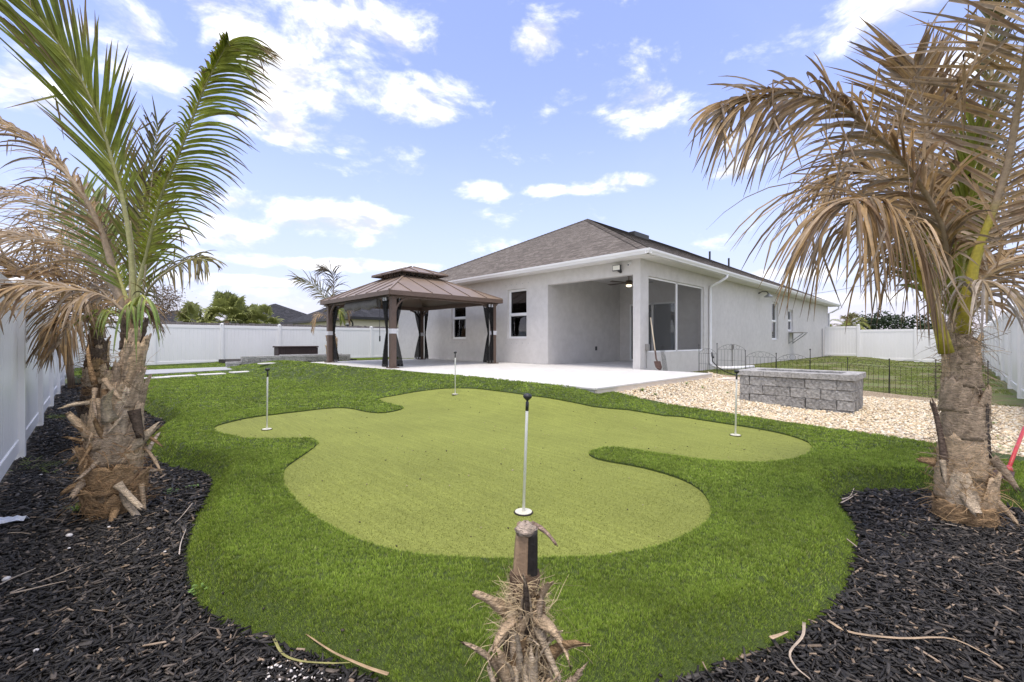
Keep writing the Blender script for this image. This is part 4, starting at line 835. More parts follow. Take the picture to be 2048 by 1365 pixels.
# ================================================================== WHITE FENCES
PW = 2.44
def fence_meshes():
    post = MB().box(-.064, .064, -.064, .064, 0, 1.86).mesh('post', bevel=.006)
    capm = MB(); capm.quad((-.075, -.075, 1.86), (.075, -.075, 1.86), (.075, .075, 1.86), (-.075, .075, 1.86)); capm.box(-.074, .074, -.074, .074, 1.858, 1.885)
    i = len(capm.v); capm.v += [(-.072, -.072, 1.885), (.072, -.072, 1.885), (.072, .072, 1.885), (-.072, .072, 1.885), (0, 0, 1.925)]; capm.f += [(i, i + 1, i + 4), (i + 1, i + 2, i + 4), (i + 2, i + 3, i + 4), (i + 3, i, i + 4)]
    top = MB().box(.064, PW - .064, -.025, .025, 1.66, 1.80).mesh('top_rail', bevel=.006); bot = MB().box(.064, PW - .064, -.025, .025, .06, .20).mesh('bottom_rail', bevel=.006)
    b = MB(); n = 16; w = (PW - .128) / n
    for k in range(n):
        x0 = .064 + k * w
        for y, s in ((-.0125, 1), (.0125, -1)):
            p = [(x0, y + s * .007), (x0 + .006, y + s * .007), (x0 + .013, y), (x0 + w - .007, y), (x0 + w, y + s * .007)]
            for a, c in zip(p[:-1], p[1:]): b.quad((a[0], a[1], .2), (c[0], c[1], .2), (c[0], c[1], 1.66), (a[0], a[1], 1.66))
    return post, capm.mesh('post_cap'), top, bot, b.mesh('boards')
FM = fence_meshes()
for me_ in FM: me_.materials.append(M['vinyl'])
def fence(name, start, ang, npan, label, zf, last_post=True, first=0):
    root = empty(name, (start[0], start[1], zf(0)), label, 'fence', 'white vinyl fences round the yard'); ca, sa = math.cos(ang), math.sin(ang)
    for k in range(first, npan + 1):
        x, y = start[0] + ca * PW * k, start[1] + sa * PW * k; z = zf(min(k, npan - 1)) if k == npan else max(zf(k), zf(max(k - 1, 0)) if k else -9)
        if k < npan or last_post:
            p = obj('post', FM[0], None, root, (x, y, z - .02), (0, 0, ang)); c = obj('post_cap', FM[1], None, p, (x, y, z - .02)); WL[p.name] = Vector((x, y, z - .02)); c.location = (0, 0, 0)
        if k == npan: break
        z = zf(k); pn = obj('panel', FM[4], None, root, (x, y, z), (0, 0, ang))
        for nm, me_ in (('top_rail', FM[2]), ('bottom_rail', FM[3])): c = obj(nm, me_, None, pn, (x, y, z)); c.location = (0, 0, 0)
    return root
LFX = -.565
fence('vinyl_fence', (LFX, 7.0 - .064 - 2 * PW), R(90), 9, 'white vinyl fence receding along the left mulch bed behind the palms', lambda k: -.12 + .016 * max(0, k - 2), True)
fence('vinyl_fence', (4.02 - 2 * PW + .33, 23.8), 0, 9, 'long white vinyl fence across the far left of the yard behind the dark storage box', lambda k: .02 + .008 * k)
fence('vinyl_fence', (32.0, HY0 - .07 - 3 * PW + .9), R(90), 3, 'white vinyl fence closing the back lawn beside the house end', lambda k: (-.08, -.04, .18)[k], False)
fence('vinyl_fence', (32.0 - 10 * PW, -.79), 0, 10, 'white vinyl fence along the right side of the yard past the planter', lambda k: .03 - .016 * max(0, k - 3))
# grey picket fence of the neighbour
pk = empty('picket_fence', (6, 24.5, 0), 'weathered grey wooden picket fence just showing above the far white fence', 'fence')
mb = MB(); x = -1.5
while x < 26:
    h = 1.98 + rng.uniform(-.03, .03); mb.box(x, x + .135, 24.45, 24.47, 0, h); x += .145
tag(mb.build('pickets', M['grey_wood'], pk), kind='stuff')
MB().box(-1.5, 26, 24.472, 24.51, 1.5, 1.59).build('rail', M['grey_wood'], pk)

# ================================================================== BLOCK PLANTER AND RETAINING WALL
def rough_block(w, d, h, seed, amp=.008):
    r_ = random.Random(seed); bm = bmesh.new(); bmesh.ops.create_cube(bm, size=1)
    bmesh.ops.scale(bm, vec=(w, d, h), verts=bm.verts); bmesh.ops.subdivide_edges(bm, edges=[e for e in bm.edges if e.calc_length() > max(.14, min(w, d, h) * 1.01)], cuts=2, use_grid_fill=True)
    bmesh.ops.bevel(bm, geom=[e for e in bm.edges if len(e.link_faces) == 2 and e.calc_face_angle(0) > .5], offset=.007, segments=1, affect='EDGES')
    for v in bm.verts: v.co += Vector((r_.uniform(-1, 1), r_.uniform(-1, 1), r_.uniform(-.4, .4))) * amp
    me = bpy.data.meshes.new('block'); bm.to_mesh(me); bm.free(); return me
BLK = [rough_block(.396, .20, .146, s) for s in range(4)]; HALF = [rough_block(.196, .20, .146, 10 + s) for s in range(2)]
for b in BLK + HALF: b.materials.append(M['block'])
CAPB = [rough_block(.40, .21, .092, 20 + s, .004) for s in range(3)]
for b in CAPB: b.materials.append(M['block_top'])
pl = empty('block_planter', (8.5, 1.9, .0), 'rectangular raised planter of grey split-face concrete blocks on the gravel', 'planter')
PX0, PX1, PY0, PY1 = 8.02, 8.98, 1.10, 2.66
for c in range(4):
    z = -.02 + .15 * c - .06 + .073; odd = c % 2
    for (fx, a0, a1, ax) in ((PX0 + .1, PY0 + (.0 if odd else 0), PY1, 'y'), (PX1 - .1, PY0, PY1, 'y')):
        a = a0; first = True
        while a < a1 - .02:
            w = .2 if (first and odd) else min(.4, a1 - a)
            if a1 - a - w < .12: w = a1 - a
            me_ = rng.choice(HALF if w < .3 else BLK); o = obj('block', me_, None, pl, (fx, a + w / 2, z), (0, 0, R(90)), ((w - .008) / (.196 if w < .3 else .396), 1, 1)); a += w; first = False
    for fy in (PY0 + .1, PY1 - .1):
        a = PX0 + .205; e = PX1 - .205
        ws = [.2, e - a - .2] if odd else [e - a - .2, .2]
        for w in ws: obj('block', rng.choice(HALF if w < .3 else BLK), None, pl, (a + w / 2, fy, z), None, ((w - .008) / (.196 if w < .3 else .396), 1, 1)); a += w
zc = -.02 + .15 * 4 - .06 + .047
for fx in (PX0 + .085, PX1 - .085):
    n = 4; w = (PY1 - PY0 + .06) / n
    for k in range(n): obj('cap_block', rng.choice(CAPB), None, pl, (fx, PY0 - .03 + w * (k + .5), zc), (0, 0, R(90)), ((w - .005) / .4, 1, 1))
for fy in (PY0 + .075, PY1 - .075):
    a, e = PX0 + .215, PX1 - .215
    for k in range(1): obj('cap_block', rng.choice(CAPB), None, pl, ((a + e) / 2, fy, zc), None, ((e - a - .006) / .4, 1, 1))
MB().box(PX0 + .205, PX1 - .205, PY0 + .205, PY1 - .205, -.05, .22).build('soil', M['soil'], pl)

def block_wall(name, label, x0, x1, y, z0, courses, capped, group):
    root = empty(name, ((x0 + x1) / 2, y, z0), label, 'wall', group)
    for c in range(courses):
        a = x0; first = True
        while a < x1 - .05:
            w = .22 if (first and c % 2) else min(.42, x1 - a); first = False
            if w > .1: obj('block', rng.choice(BLK if w > .3 else HALF), None, root, (a + w / 2, y + rng.uniform(-.006, .006), z0 + .075 + .15 * c), (0, 0, rng.uniform(-.02, .02)), ((w - .006) / (.396 if w > .3 else .196), 1.1, 1))
            a += w
    if capped:
        n = int((x1 - x0) / .42)
        for k in range(n): w = (x1 - x0) / n; obj('cap_block', rng.choice(CAPB), None, root, (x0 + w * (k + .5), y, z0 + .15 * courses + .046), None, ((w - .005) / .4, 1, 1))
block_wall('block_wall', 'low grey block retaining wall left of the gazebo below the storage box', 4.05, 8.2, 18.8, .14, 2, True, 'grey block walls by the storage box')
block_wall('block_wall', 'short grey block step at the left end of the retaining wall', 3.55, 4.03, 18.75, .10, 1, True, 'grey block walls by the storage box')
block_wall('block_wall', 'upper pale block row in front of the dark storage box', 5.9, 8.6, 20.6, .27, 1, True, 'grey block walls by the storage box')
tag(MB().box(4.06, 8.6, 18.95, 22.9, -.02, .30).build('raised_bed_fill', M['soil'], None), kind='structure')
# storage box
db = empty('deck_box', (7.0, 22.3, .3), 'dark brown resin storage box in front of the far white fence', 'storage box')
MB().box(6.2, 7.95, 21.9, 22.55, .302, .80).build('body', M['deck_box'], db, bevel=.015)
MB().box(6.15, 8.0, 21.85, 22.6, .802, .87).build('lid', M['deck_box'], db, bevel=.012)
for x in (6.2, 6.45, 7.92): MB().box(x, x + .05, 21.88, 21.899, .31, .79).build('trim', M['deck_box'], db)
for k in range(6): MB().box(6.52, 7.9, 21.885, 21.899, .34 + k * .075, .395 + k * .075).build('slat', M['deck_box'], db)
# concrete pad and stepping stones
tag(MB().prism([(-.1, 15.9), (3.5, 16.9), (3.5, 18.7), (-.1, 18.6)], -.05, .165).build('concrete_pad', M['concrete']), kind='structure')
for k, (x, y) in enumerate(((1.15, 14.55), (1.75, 14.8), (2.5, 15.0), (3.3, 15.2), (4.1, 15.35))):
    z = float(G(x, y)); me_ = MB().box(-.31, .31, -.16, .16, -.04, .0).mesh('stepping_stone', bevel=.01)
    o = obj('stepping_stone', me_, M['step_stone'], None, (x, y, z + .052), (0, 0, R(10 + 4 * (k % 2)))); tag(o, ('leftmost', 'second', 'third', 'fourth', 'rightmost')[k] + ' white stepping stone in the row ' + ('from the left in the far lawn' if 0 < k < 4 else 'across the far lawn'), 'stepping stone', 'white stepping stones leading to the patio')

# ================================================================== WIRE GARDEN FENCE
wf = empty('wire_fence', (10.85, 2, .1), 'low black wire garden fence with arched loop tops across the lawn edge', 'fence')
def wire_panel(w=.6):
    mb = MB(); z0, z1 = 0.02, .60; rr = .0025
    for k in range(9): x = w * k / 8; mb.tube([(x, 0, 0), (x, 0, z1)], rr, 4, False)
    for z in (.12, .34, z1): mb.tube([(0, 0, z), (w, 0, z)], rr, 4, False)
    mb.tube([(w * t, 0, z1 + .125 * math.sin(math.pi * t) ** .75) for t in [i / 14 for i in range(15)]], rr * 1.15, 4, False)
    for cxx, rad in ((.27, .042), (.5, .055), (.73, .042)):
        mb.tube([(w * cxx + rad * math.cos(a), 0, z1 + .055 + rad * math.sin(a)) for a in [i * math.pi / 8 for i in range(17)]], rr * .9, 4, False)
    return mb.mesh('wire_panel')
WP = wire_panel(); WP.materials.append(M['black'])
WPOST = MB().tube([(0, 0, -.1), (0, 0, .72)], .007, 6).lathe([(.007, .72), (.014, .73), (.012, .745), (.003, .75)], (0, 0, 0), 6).mesh('wire_post'); WPOST.materials.append(M['black'])
wl = [(10.85, 4.1 - .63 * k) for k in range(8)]
for k, (x, y) in enumerate(wl):
    z = float(G(x, y)) + .0; o = obj('wire_post', WPOST, None, wf, (x, y, z), None, (1, 1, 1.18 if k == 3 else 1.0))
    if k < 7: obj('wire_panel', WP, None, wf, (x, y - .015, z), (0, R(rng.uniform(-1.5, 1.5)), R(-90 + rng.uniform(-2, 2))))
obj('wire_post', WPOST, None, wf, (11.15, 4.66, .2), None, (1, 1, 1.1)); obj('wire_panel', WP, None, wf, (11.15, 4.65, .2), (0, 0, math.atan2(4.1 - 4.66, 10.85 - 11.15)))
wp2 = tag(obj('wire_panel_spare', WP.copy(), None, None, (11.25, 5.66, .24), (R(-8), 0, R(8)), (.55, 1, 1.05)), 'spare black wire fence panel leaning on the porch knee wall', 'fence panel')
# drain pipe, hose
dp = tag(MB().tube([(14.45, 5.5, .27), (14.3, 5.3, .25), (14.4, 5.05, .26), (14.8, 4.9, .26), (15.6, 4.75, .27)], [.055, .06, .055, .06, .055], 10).build('drain_pipe', M['white_trim'], None, True), 'white drain pipe lying on the lawn below the downspout', 'pipe')
hs = empty('garden_hose', (11.6, 4.55, .2), 'black hose and nozzle hung over the wire fence below the downspout', 'hose')
MB().tube([(11.0, 4.28, .78), (11.05, 4.3, .83), (11.1, 4.32, .78), (11.15, 4.32, .6), (11.3, 4.25, .45), (11.5, 4.1, .32), (11.8, 4.0, .24), (12.3, 4.2, .23)], .012, 6).build('hose', M['black'], hs, True)
MB().tube([(10.98, 4.27, .80), (10.93, 4.24, .74), (10.9, 4.2, .70)], [.02, .028, .018], 8).build('nozzle', M['dark_plastic'], hs, True)
# low edging bricks by the patio corner
eg = tag(obj('edging_stone', rough_block(.75, .22, .10, 77), M['riser'], None, (10.45, 3.75, .21), (0, 0, R(-20))), 'pale stone slab lying at the patio corner by the wire fence', 'stone')
# shovel
shv = empty('shovel', (10.2, 5.3, PATIO_Z), 'long-handled shovel with rusty blade leaning on the porch column', 'shovel')
a, b = Vector((10.33, 5.42, .80)), Vector((10.62, 5.73, 1.85))
MB().tube([a, b], .017, 8).build('handle', M['ash_handle'], shv, True); MB().tube([b - (b - a) * .12, b + (b - a) * .02], .019, 8).build('grip', M['black'], shv, True)
MB().tube([a + (b - a) * .06, a, (10.29, 5.38, .66), (10.27, 5.34, .6)], [.021, .021, .02, .016], 8).build('socket', M['rust'], shv, True)
mb = MB(); g_ = []
for j in range(7):
    t = j / 6; wd = .085 * (1 if t < .6 else (1 - ((t - .6) / .4) ** 1.8 * .85)); c = Vector((10.27, 5.34, .6)).lerp(Vector((10.17, 5.22, PATIO_Z + .004)), t)
    g_.append([c + Vector((.77, -.64, 0)) * (s * wd) + Vector((-.45, -.55, .2)) * (-.03 * (s * s) + .012) for s in (-1, -.5, 0, .5, 1)])
for j in range(6):
    for i in range(4): mb.quad(g_[j][i], g_[j][i + 1], g_[j + 1][i + 1], g_[j + 1][i])
bo = mb.build('blade', M['rust'], shv, True); md = bo.modifiers.new('s', 'SOLIDIFY'); md.thickness = .004

# ================================================================== PUTTING PINS
pin_shaft = MB().lathe([(.0095, .0), (.0095, .66), (.0085, .665)], (0, 0, 0), 10).mesh('shaft', True); pin_shaft.materials.append(M['pin_white'])
pin_knob = MB().lathe([(.0105, .655), (.0105, .71), (.007, .713), (.007, .722), (.016, .728), (.028, .742), (.029, .752), (.022, .763), (.008, .768)], (0, 0, 0), 14).mesh('knob', True); pin_knob.materials.append(M['dark_plastic'])
pin_rim = MB().lathe([(.055, -.012), (.055, .006), (.050, .008), (.012, .006)], (0, 0, 0), 20).mesh('cup_disc'); pin_rim.materials.append(M['cup_cream'])
cup_ring = MB().tube([(.058 * math.cos(a), .058 * math.sin(a), -.001) for a in [i * math.pi / 12 for i in range(25)]], .005, 6).mesh('cup_hole'); cup_ring.materials.append(M['soil'])
PLAB = ['nearest white putting pin with black knob in front of the palm stump', 'white putting pin with black knob on the left lobe of the green', 'white putting pin with black knob on the right lobe near the planter', 'farthest white putting pin with black knob at the back of the green']
TILT = [(R(1.2), R(1.6)), (R(.3), R(.6)), (R(0), R(3.2)), (0, 0)]
for (x, y), lab, tl in zip(PINS, PLAB, TILT):
    z = float(turf_z(np.array([x]), np.array([y]))[0]) + .004; rt = empty('putting_pin', (x, y, z), lab, 'golf pin', 'pins on the putting green')
    for nm, me_ in (('shaft', pin_shaft), ('knob', pin_knob)): o = obj(nm, me_, None, rt, (x, y, z)); o.rotation_euler = (tl[0], tl[1], 0)
    obj('cup_disc', pin_rim, None, rt, (x, y, z)); obj('cup_hole', cup_ring, None, rt, (x, y, z))

# ================================================================== PALMS
CAMP = Vector((0, 0, CAM_H))
def catmull(pts, n):
    P = [Vector(p) for p in pts]; P = [P[0] * 2 - P[1]] + P + [P[-1] * 2 - P[-2]]; seg = len(P) - 3; out = []
    for i in range(n + 1):
        u = i / n * seg; k = min(int(u), seg - 1); t = u - k; a, b, c, d = P[k:k + 4]
        out.append(.5 * ((2 * b) + (-a + c) * t + (2 * a - 5 * b + 4 * c - d) * t * t + (-a + 3 * b - 3 * c + d) * t ** 3))
    return out
PAL = {  # base, mid, tip of a leaflet, rachis
 'g': ((.40, .42, .075), (.25, .295, .04), (.26, .18, .09), (.34, .33, .14)),
 'gb': ((.22, .23, .06), (.20, .17, .065), (.19, .13, .075), (.28, .24, .14)),
 'y': ((.30, .33, .05), (.17, .23, .03), (.24, .22, .06), (.36, .34, .10)),
 'l': ((.40, .45, .10), (.24, .34, .08), (.30, .36, .12), (.40, .42, .10)),
 'b': ((.54, .41, .26), (.43, .31, .185), (.23, .155, .095), (.34, .255, .165)),
 'by': ((.54, .41, .26), (.43, .31, .185), (.23, .155, .095), (.44, .37, .045)),
 'w': ((.56, .47, .36), (.52, .43, .33), (.40, .32, .24), (.4, .32, .22)),
 'd': ((.12, .10, .06), (.13, .10, .06), (.10, .075, .05), (.16, .12, .08)),
}
def frond(parent, spec, seed):
    pts, kind, n, L, w, camw, droop, kink, La, Lb, a0, a1, base, rr = spec; r_ = random.Random(seed)
    dist = (Vector(pts[len(pts) // 2]) - CAMP).length; NS = 7 if dist < 8 else 4
    Rc = catmull(pts, max(20, n)); m_ = len(Rc) - 1; pal = [np.array(c) for c in PAL[kind]]; dead = kind in 'b by w d gb'.split()
    pt = MB(); nn = 14; rp = [Rc[int(i * m_ / nn)] for i in range(nn + 1)]; rd = [max(.003, rr * (1.25 - .3 * min(1, t * 4)) * (1 - t) ** .75 + .003) for t in [i / nn for i in range(nn + 1)]]
    pt.tube(rp, rd, 6, True, .65); pc = []
    for i in range(nn + 1):
        t = i / nn; c = pal[3] if kind != 'by' or t < base + .12 else np.array((.36, .265, .16)); pc += [tuple(c * (.9 + .2 * r_.random()))] * 6
    pt.c = pc
    fo = pt.build('frond', M['petiole'], parent, True)
    V, Fc, C = [], [], []
    for i in range(n):
        t = base + (1 - base) * ((i + r_.uniform(-.2, .2)) / (n - 1)); t = min(.998, max(base, t)); k = min(int(t * m_), m_ - 1); p = Rc[k].lerp(Rc[k + 1], t * m_ - k)
        T = (Rc[min(k + 2, m_)] - Rc[max(k - 1, 0)]).normalized(); tocam = (CAMP - p).normalized()
        Sh = T.cross(Vector((0, 0, 1)));  Sh = Sh.normalized() if Sh.length > .05 else Vector((1, 0, 0))
        Nup = Sh.cross(T).normalized()
        Nn = (Nup * (1 - camw) + tocam * camw); Nn = (Nn - T * Nn.dot(T)).normalized(); S = T.cross(Nn).normalized()
        s_ = (t - base) / (1 - base); prof = (.55 + .45 * min(1, s_ / .25)) * (1 - .32 * max(0, (s_ - .5) / .5) ** 2)
        for side, mul in ((1, Lb), (-1, La)):
            if dead and r_.random() < .06: continue
            ang = R(a0 + (a1 - a0) * s_ + (r_.uniform(-13, 13) if dead else r_.uniform(-6, 6))); ln = L * mul * prof * r_.uniform(.82, 1.12)
            if dead and r_.random() < .12: ln *= r_.uniform(.35, .8)
            d0 = (T * math.cos(ang) + S * side * math.sin(ang) + Nn * (.16 + r_.uniform(-.10, .10))).normalized()
            q = p.copy(); kk = r_.randint(2, NS - 2) if r_.random() < kink * 1.35 and NS > 4 else -1; dr = droop * (r_.uniform(.5, 1.7) if dead else r_.uniform(.8, 1.25)); kd = Vector((r_.uniform(-.5, .5), r_.uniform(-.5, .5), -.8))
            tw = r_.uniform(-.5, .5) if not dead else r_.uniform(-1.3, 1.3); i0 = len(V); shade = r_.uniform(.72, 1.22); hue = r_.random(); bt = r_.uniform(.42, .85)
            tnt = np.array((1, 1, 1)) if not dead else (np.array((1.05, .98, .80)) if hue < .4 else np.array((.82, .88, 1.02)) if hue < .68 else np.array((1.3, 1.34, 1.45)) if hue < .82 else np.array((.62, .56, .52)))
            wv = (Nn + d0.cross(Nn) * r_.uniform(-.3, .3)); g = 0.0; cur = d0.copy()
            for j in range(NS + 1):
                u = j / NS; cur = (d0 + Vector((0, 0, -1)) * (dr * u ** 1.25)).normalized()
                if kk >= 0 and j > kk: cur = (cur * .25 + kd).normalized()
                if j: q = q + cur * (ln / NS)
                wr = cur.cross(wv); wr = wr.normalized() if wr.length > .01 else S; up = wr.cross(cur).normalized(); a_ = tw * u; wd = wr * math.cos(a_) + up * math.sin(a_); upp = up * math.cos(a_) - wr * math.sin(a_)
                hw_ = .29 * w * (min(1, .45 + u * 3.2)) * (1 - u ** 2.6) ** .8 + .0007
                c = pal[0] * (1 - min(1, u * 3)) + pal[1] * min(1, u * 3); tb = min(1, max(0, (u - (bt if not dead else .7)) / .3)); c = (c * (1 - tb) + pal[2] * tb) * shade * tnt
                if kind in ('g', 'y') and r_.random() < .08: c = c * .4 + np.array((.16, .09, .03)) * .6
                V += [q - wd * hw_ + upp * (hw_ * .45), q, q + wd * hw_ + upp * (hw_ * .45)]; C += [c, c * .85, c]
                if j:
                    b = i0 + (j - 1) * 3; Fc += [(b, b + 1, b + 4, b + 3), (b + 1, b + 2, b + 5, b + 4)]
    o = obj('leaflets', mesh_np('leaflets', np.array([tuple(v) for v in V]), np.array(Fc), np.array(C), True), M['leaf'], fo)
    return fo
def spine(pts, n): return catmull(pts, n)
def trunk(parent, pts, rad, seed, c1=(.20, .14, .09), c2=(.34, .25, .17), lump=.02, seg=22, n=40):
    r_ = random.Random(seed); S_ = spine(pts, n); mb = MB(); C = []
    rp = np.interp(np.linspace(0, 1, n + 1), np.linspace(0, 1, len(rad)), rad)
    for k, p in enumerate(S_):
        for j in range(seg):
            a = 2 * math.pi * j / seg; d = Vector((math.cos(a), math.sin(a), 0)); q = p * 9 + d * 2.2
            rr = rp[k] * (1 + .10 * mnoise.noise(q)) + lump * mnoise.noise(Vector((a * 1.3, p.z * 17 + seed, 2))) + .5 * lump * math.sin(p.z * 70 + 2 * math.sin(a * 2))
            mb.v.append(tuple(p + d * rr)); t = .5 + .5 * mnoise.noise(Vector((a * 2, p.z * 22, seed)) ); C.append(tuple(np.array(c1) * (1 - t) + np.array(c2) * t))
    for k in range(n):
        for j in range(seg): a = k * seg + j; b = k * seg + (j + 1) % seg; mb.f.append((a, b, b + seg, a + seg))
    mb.f.append(tuple(range(n * seg, n * seg + seg))); mb.c = C
    return mb.build('trunk', M['boot'], parent, True), S_, rp
def leaf_base(parent, S_, rp, t, ang, wid, ln, flare, seed, col, stub=0.0, tilt=0.0, name='leaf_base'):
    """a dry sheath wrapped round the trunk, flaring outwards to a torn edge or a cut stalk"""
    r_ = random.Random(seed); LT = sum((b - a).length for a, b in zip(S_[:-1], S_[1:])); n = len(S_) - 1; k = min(int(t * n), n - 1); p = S_[k]; ax = (S_[min(k + 3, n)] - S_[max(k - 3, 0)]).normalized(); NI, NJ = 10, 9; mb = MB(); C = []
    for j in range(NJ + 1):
        s = j / NJ
        hw_ = wid * ((1 - s) ** .8 + stub * s) * (1 + .12 * math.sin(s * 5 + seed))
        for i in range(NI + 1):
            q = 2 * i / NI - 1; a = ang + q * hw_ + tilt * s; rag = (r_.uniform(-.05, .05) if 0 < j else 0) + (.22 * mnoise.noise(Vector((q * 3, seed, s))) * (1 if j == NJ else .3))
            rr = float(np.interp(t + s * ln / LT, np.linspace(0, 1, len(rp)), rp)) * (1.0 + .015 * (seed % 5)) + .006 + .5 * flare * s ** 2.2 + .012 * math.cos(q * 1.6) + .006 * r_.uniform(-1, 1)
            d = Vector((math.cos(a), math.sin(a), 0)); mb.v.append(tuple(p + d * rr + ax * (s * ln + rag * ln)))
            C.append(tuple(np.array(col) * (.7 + .45 * abs(math.sin(q * 9 + s * 3 + seed)) + .2 * r_.random()) * (.75 + .4 * s)))
    for j in range(NJ):
        for i in range(NI): a = j * (NI + 1) + i; mb.f.append((a, a + 1, a + NI + 2, a + NI + 1))
    mb.c = C; o = mb.build(name, M['boot'], parent, True); md = o.modifiers.new('thickness', 'SOLIDIFY'); md.thickness = .008; return o
def fibres(parent, S_, rp, t0, t1, num, seed, col, ln=.16, out=.05, name='fibre', w=.0022):
    r_ = random.Random(seed); V, Fc, C = [], [], []; n = len(S_) - 1
    for _ in range(num):
        t = r_.uniform(t0, t1); k = min(int(t * n), n - 1); p = S_[k]; a = r_.uniform(0, 6.283); d = Vector((math.cos(a), math.sin(a), 0)); tg = Vector((-d.y, d.x, 0)) * r_.choice((-1, 1))
        q = p + d * (rp[k] * 1.02); dr = (tg * r_.uniform(.3, 1) + d * r_.uniform(-.05, .5) + Vector((0, 0, r_.uniform(-.7, .6)))).normalized(); l = ln * r_.uniform(.4, 1.4); i0 = len(V); up = Vector((0, 0, 1)); c = np.array(col) * r_.uniform(.6, 1.35); bend = Vector((r_.uniform(-.4, .4), r_.uniform(-.4, .4), r_.uniform(-.9, .2)))
        for j in range(5):
            u = j / 4
            if j: dr = (dr + bend * .55 - d * .22 + Vector((r_.uniform(-.35, .35), r_.uniform(-.35, .35), r_.uniform(-.3, .3)))).normalized(); q = q + dr * (l / 4)
            hw_ = w * (1 - .6 * u) * r_.uniform(.7, 1.5); sd_ = dr.cross(d + up * .3).normalized(); V += [q - sd_ * hw_, q + sd_ * hw_]; C += [c, c]
            if j: b = i0 + (j - 1) * 2; Fc.append((b, b + 1, b + 3, b + 2))
    return tag(obj(name, mesh_np(name, np.array([tuple(v) for v in V]), np.array(Fc), np.array(C)), M['fibre'], parent), kind='stuff')
def shard(parent, p, d, ln, w, col, seed, bend=(0, 0, 0), name='leaf_base', thick=.007):
    """cut or torn stalk end, channelled in section"""
    r_ = random.Random(seed); p = Vector(p); d = Vector(d).normalized(); mb = MB(); C = []; n = 7; s = d.cross((CAMP - p).normalized()).normalized(); o_ = s.cross(d).normalized(); q = p.copy()
    for j in range(n + 1):
        u = j / n; hw_ = w * (1 - .5 * u) * (1 if j < n else .7) * (1 + .25 * mnoise.noise(Vector((u * 4, seed * 1.7, 0)))) * r_.uniform(.88, 1.1)
        for i in range(5):
            v = i / 2 - 1; mb.v.append(tuple(q + s * (hw_ * v) - o_ * (hw_ * (.3 * v * v + .12 * mnoise.noise(Vector((v * 2, u * 5, seed))))) + d * ((r_.uniform(-.28, .12) * ln) if j == n else 0))); C.append(tuple(np.array(col) * (.65 + .5 * (1 - abs(v)) + .2 * r_.random()) * (.8 + .35 * u)))
        d = (d + Vector(bend) * (1 / n)).normalized(); q = q + d * (ln / n)
    for j in range(n):
        for i in range(4): a = j * 5 + i; mb.f.append((a, a + 1, a + 6, a + 5))
    mb.c = C; ob = mb.build(name, M['boot'], parent, True); md = ob.modifiers.new('thickness', 'SOLIDIFY'); md.thickness = thick; return ob
TOC = math.atan2   # angle of the side that faces the camera
def facing(p): return math.atan2(-p[1], -p[0])
TAN = (.66, .49, .32); PALE = (.74, .59, .42); DK = (.14, .105, .08); ORG = (.42, .275, .15); GREYB = (.53, .405, .285)

# --- left front palm
b0 = (.15, 4.30, MULCH_Z)
lp = empty('palm_tree', b0, 'left front palm with green upright fronds and shaggy peeling trunk', 'palm', 'young palms in the mulch beds')
tp = [(.13, 4.30, -.17), (.12, 4.30, .15), (.13, 4.30, .47), (.19, 4.28, .78), (.215, 4.27, 1.05), (.22, 4.27, 1.42)]
t_, S_, rp = trunk(lp, tp, [.155, .16, .155, .145, .115, .078, .06, .048, .036], 3, (.28, .185, .11), (.50, .36, .22))
f0 = facing(b0)
for i, (t, da, wd, ln, fl, c, st) in enumerate([(.04, .3, 1.0, .16, .05, ORG, .4), (.06, -1.0, .8, .18, .07, ORG, .3), (.10, 1.2, .9, .17, .08, ORG, .3), (.14, -.2, 1.2, .2, .03, ORG, .6), (.20, .8, .8, .22, .06, TAN, .3), (.2, -1.2, .8, .22, .07, ORG, .3),
        (.26, -.2, .9, .30, .05, GREYB, .35), (.30, .9, .8, .34, .11, GREYB, .2), (.34, -.8, .7, .36, .10, TAN, .25), (.38, .25, .8, .34, .05, PALE, .3), (.44, -.35, .7, .30, .08, TAN, .35), (.46, 1.3, .7, .3, .09, GREYB, .25), (.5, .6, .7, .28, .05, GREYB, .4), (.54, -.9, .7, .3, .10, GREYB, .2),
        (.58, .2, .95, .36, .015, TAN, .9), (.64, -.5, .8, .30, .04, GREYB, .5), (.66, 1.0, .8, .3, .06, GREYB, .3), (.74, .1, 1.0, .26, .03, GREYB, .5), (.78, 1.2, .8, .25, .05, DK, .3), (.8, -1, .8, .24, .06, DK, .3)]):
    leaf_base(lp, S_, rp, t, f0 + da, wd, ln, fl, i + 1, c, st)
shard(lp, (.18, 4.16, .30), (.6, -.35, .75), .30, .035, PALE, 41, (.3, -.1, .3)); shard(lp, (.0, 4.2, .44), (-.55, .3, .9), .26, .03, TAN, 42, (-.2, .1, .2)); shard(lp, (.17, 4.08, .05), (.1, -.1, -1), .24, .035, PALE, 43, (.5, -.4, .2)); shard(lp, (.26, 4.12, .08), (.1, 0, -1), .22, .02, TAN, 44)
shard(lp, (.13, 4.08, .12), (.45, -.4, -.7), .26, .03, PALE, 45, (.2, -.1, -.2)); shard(lp, (-.02, 4.22, .13), (-.8, .5, .0), .2, .03, ORG, 46, (0, 0, -.9)); shard(lp, (.22, 4.1, .62), (.15, -.1, -.9), .24, .04, DK, 47); shard(lp, (.10, 4.08, .55), (-.25, -.1, .6), .28, .045, PALE, 48, (.7, -.5, -.4))
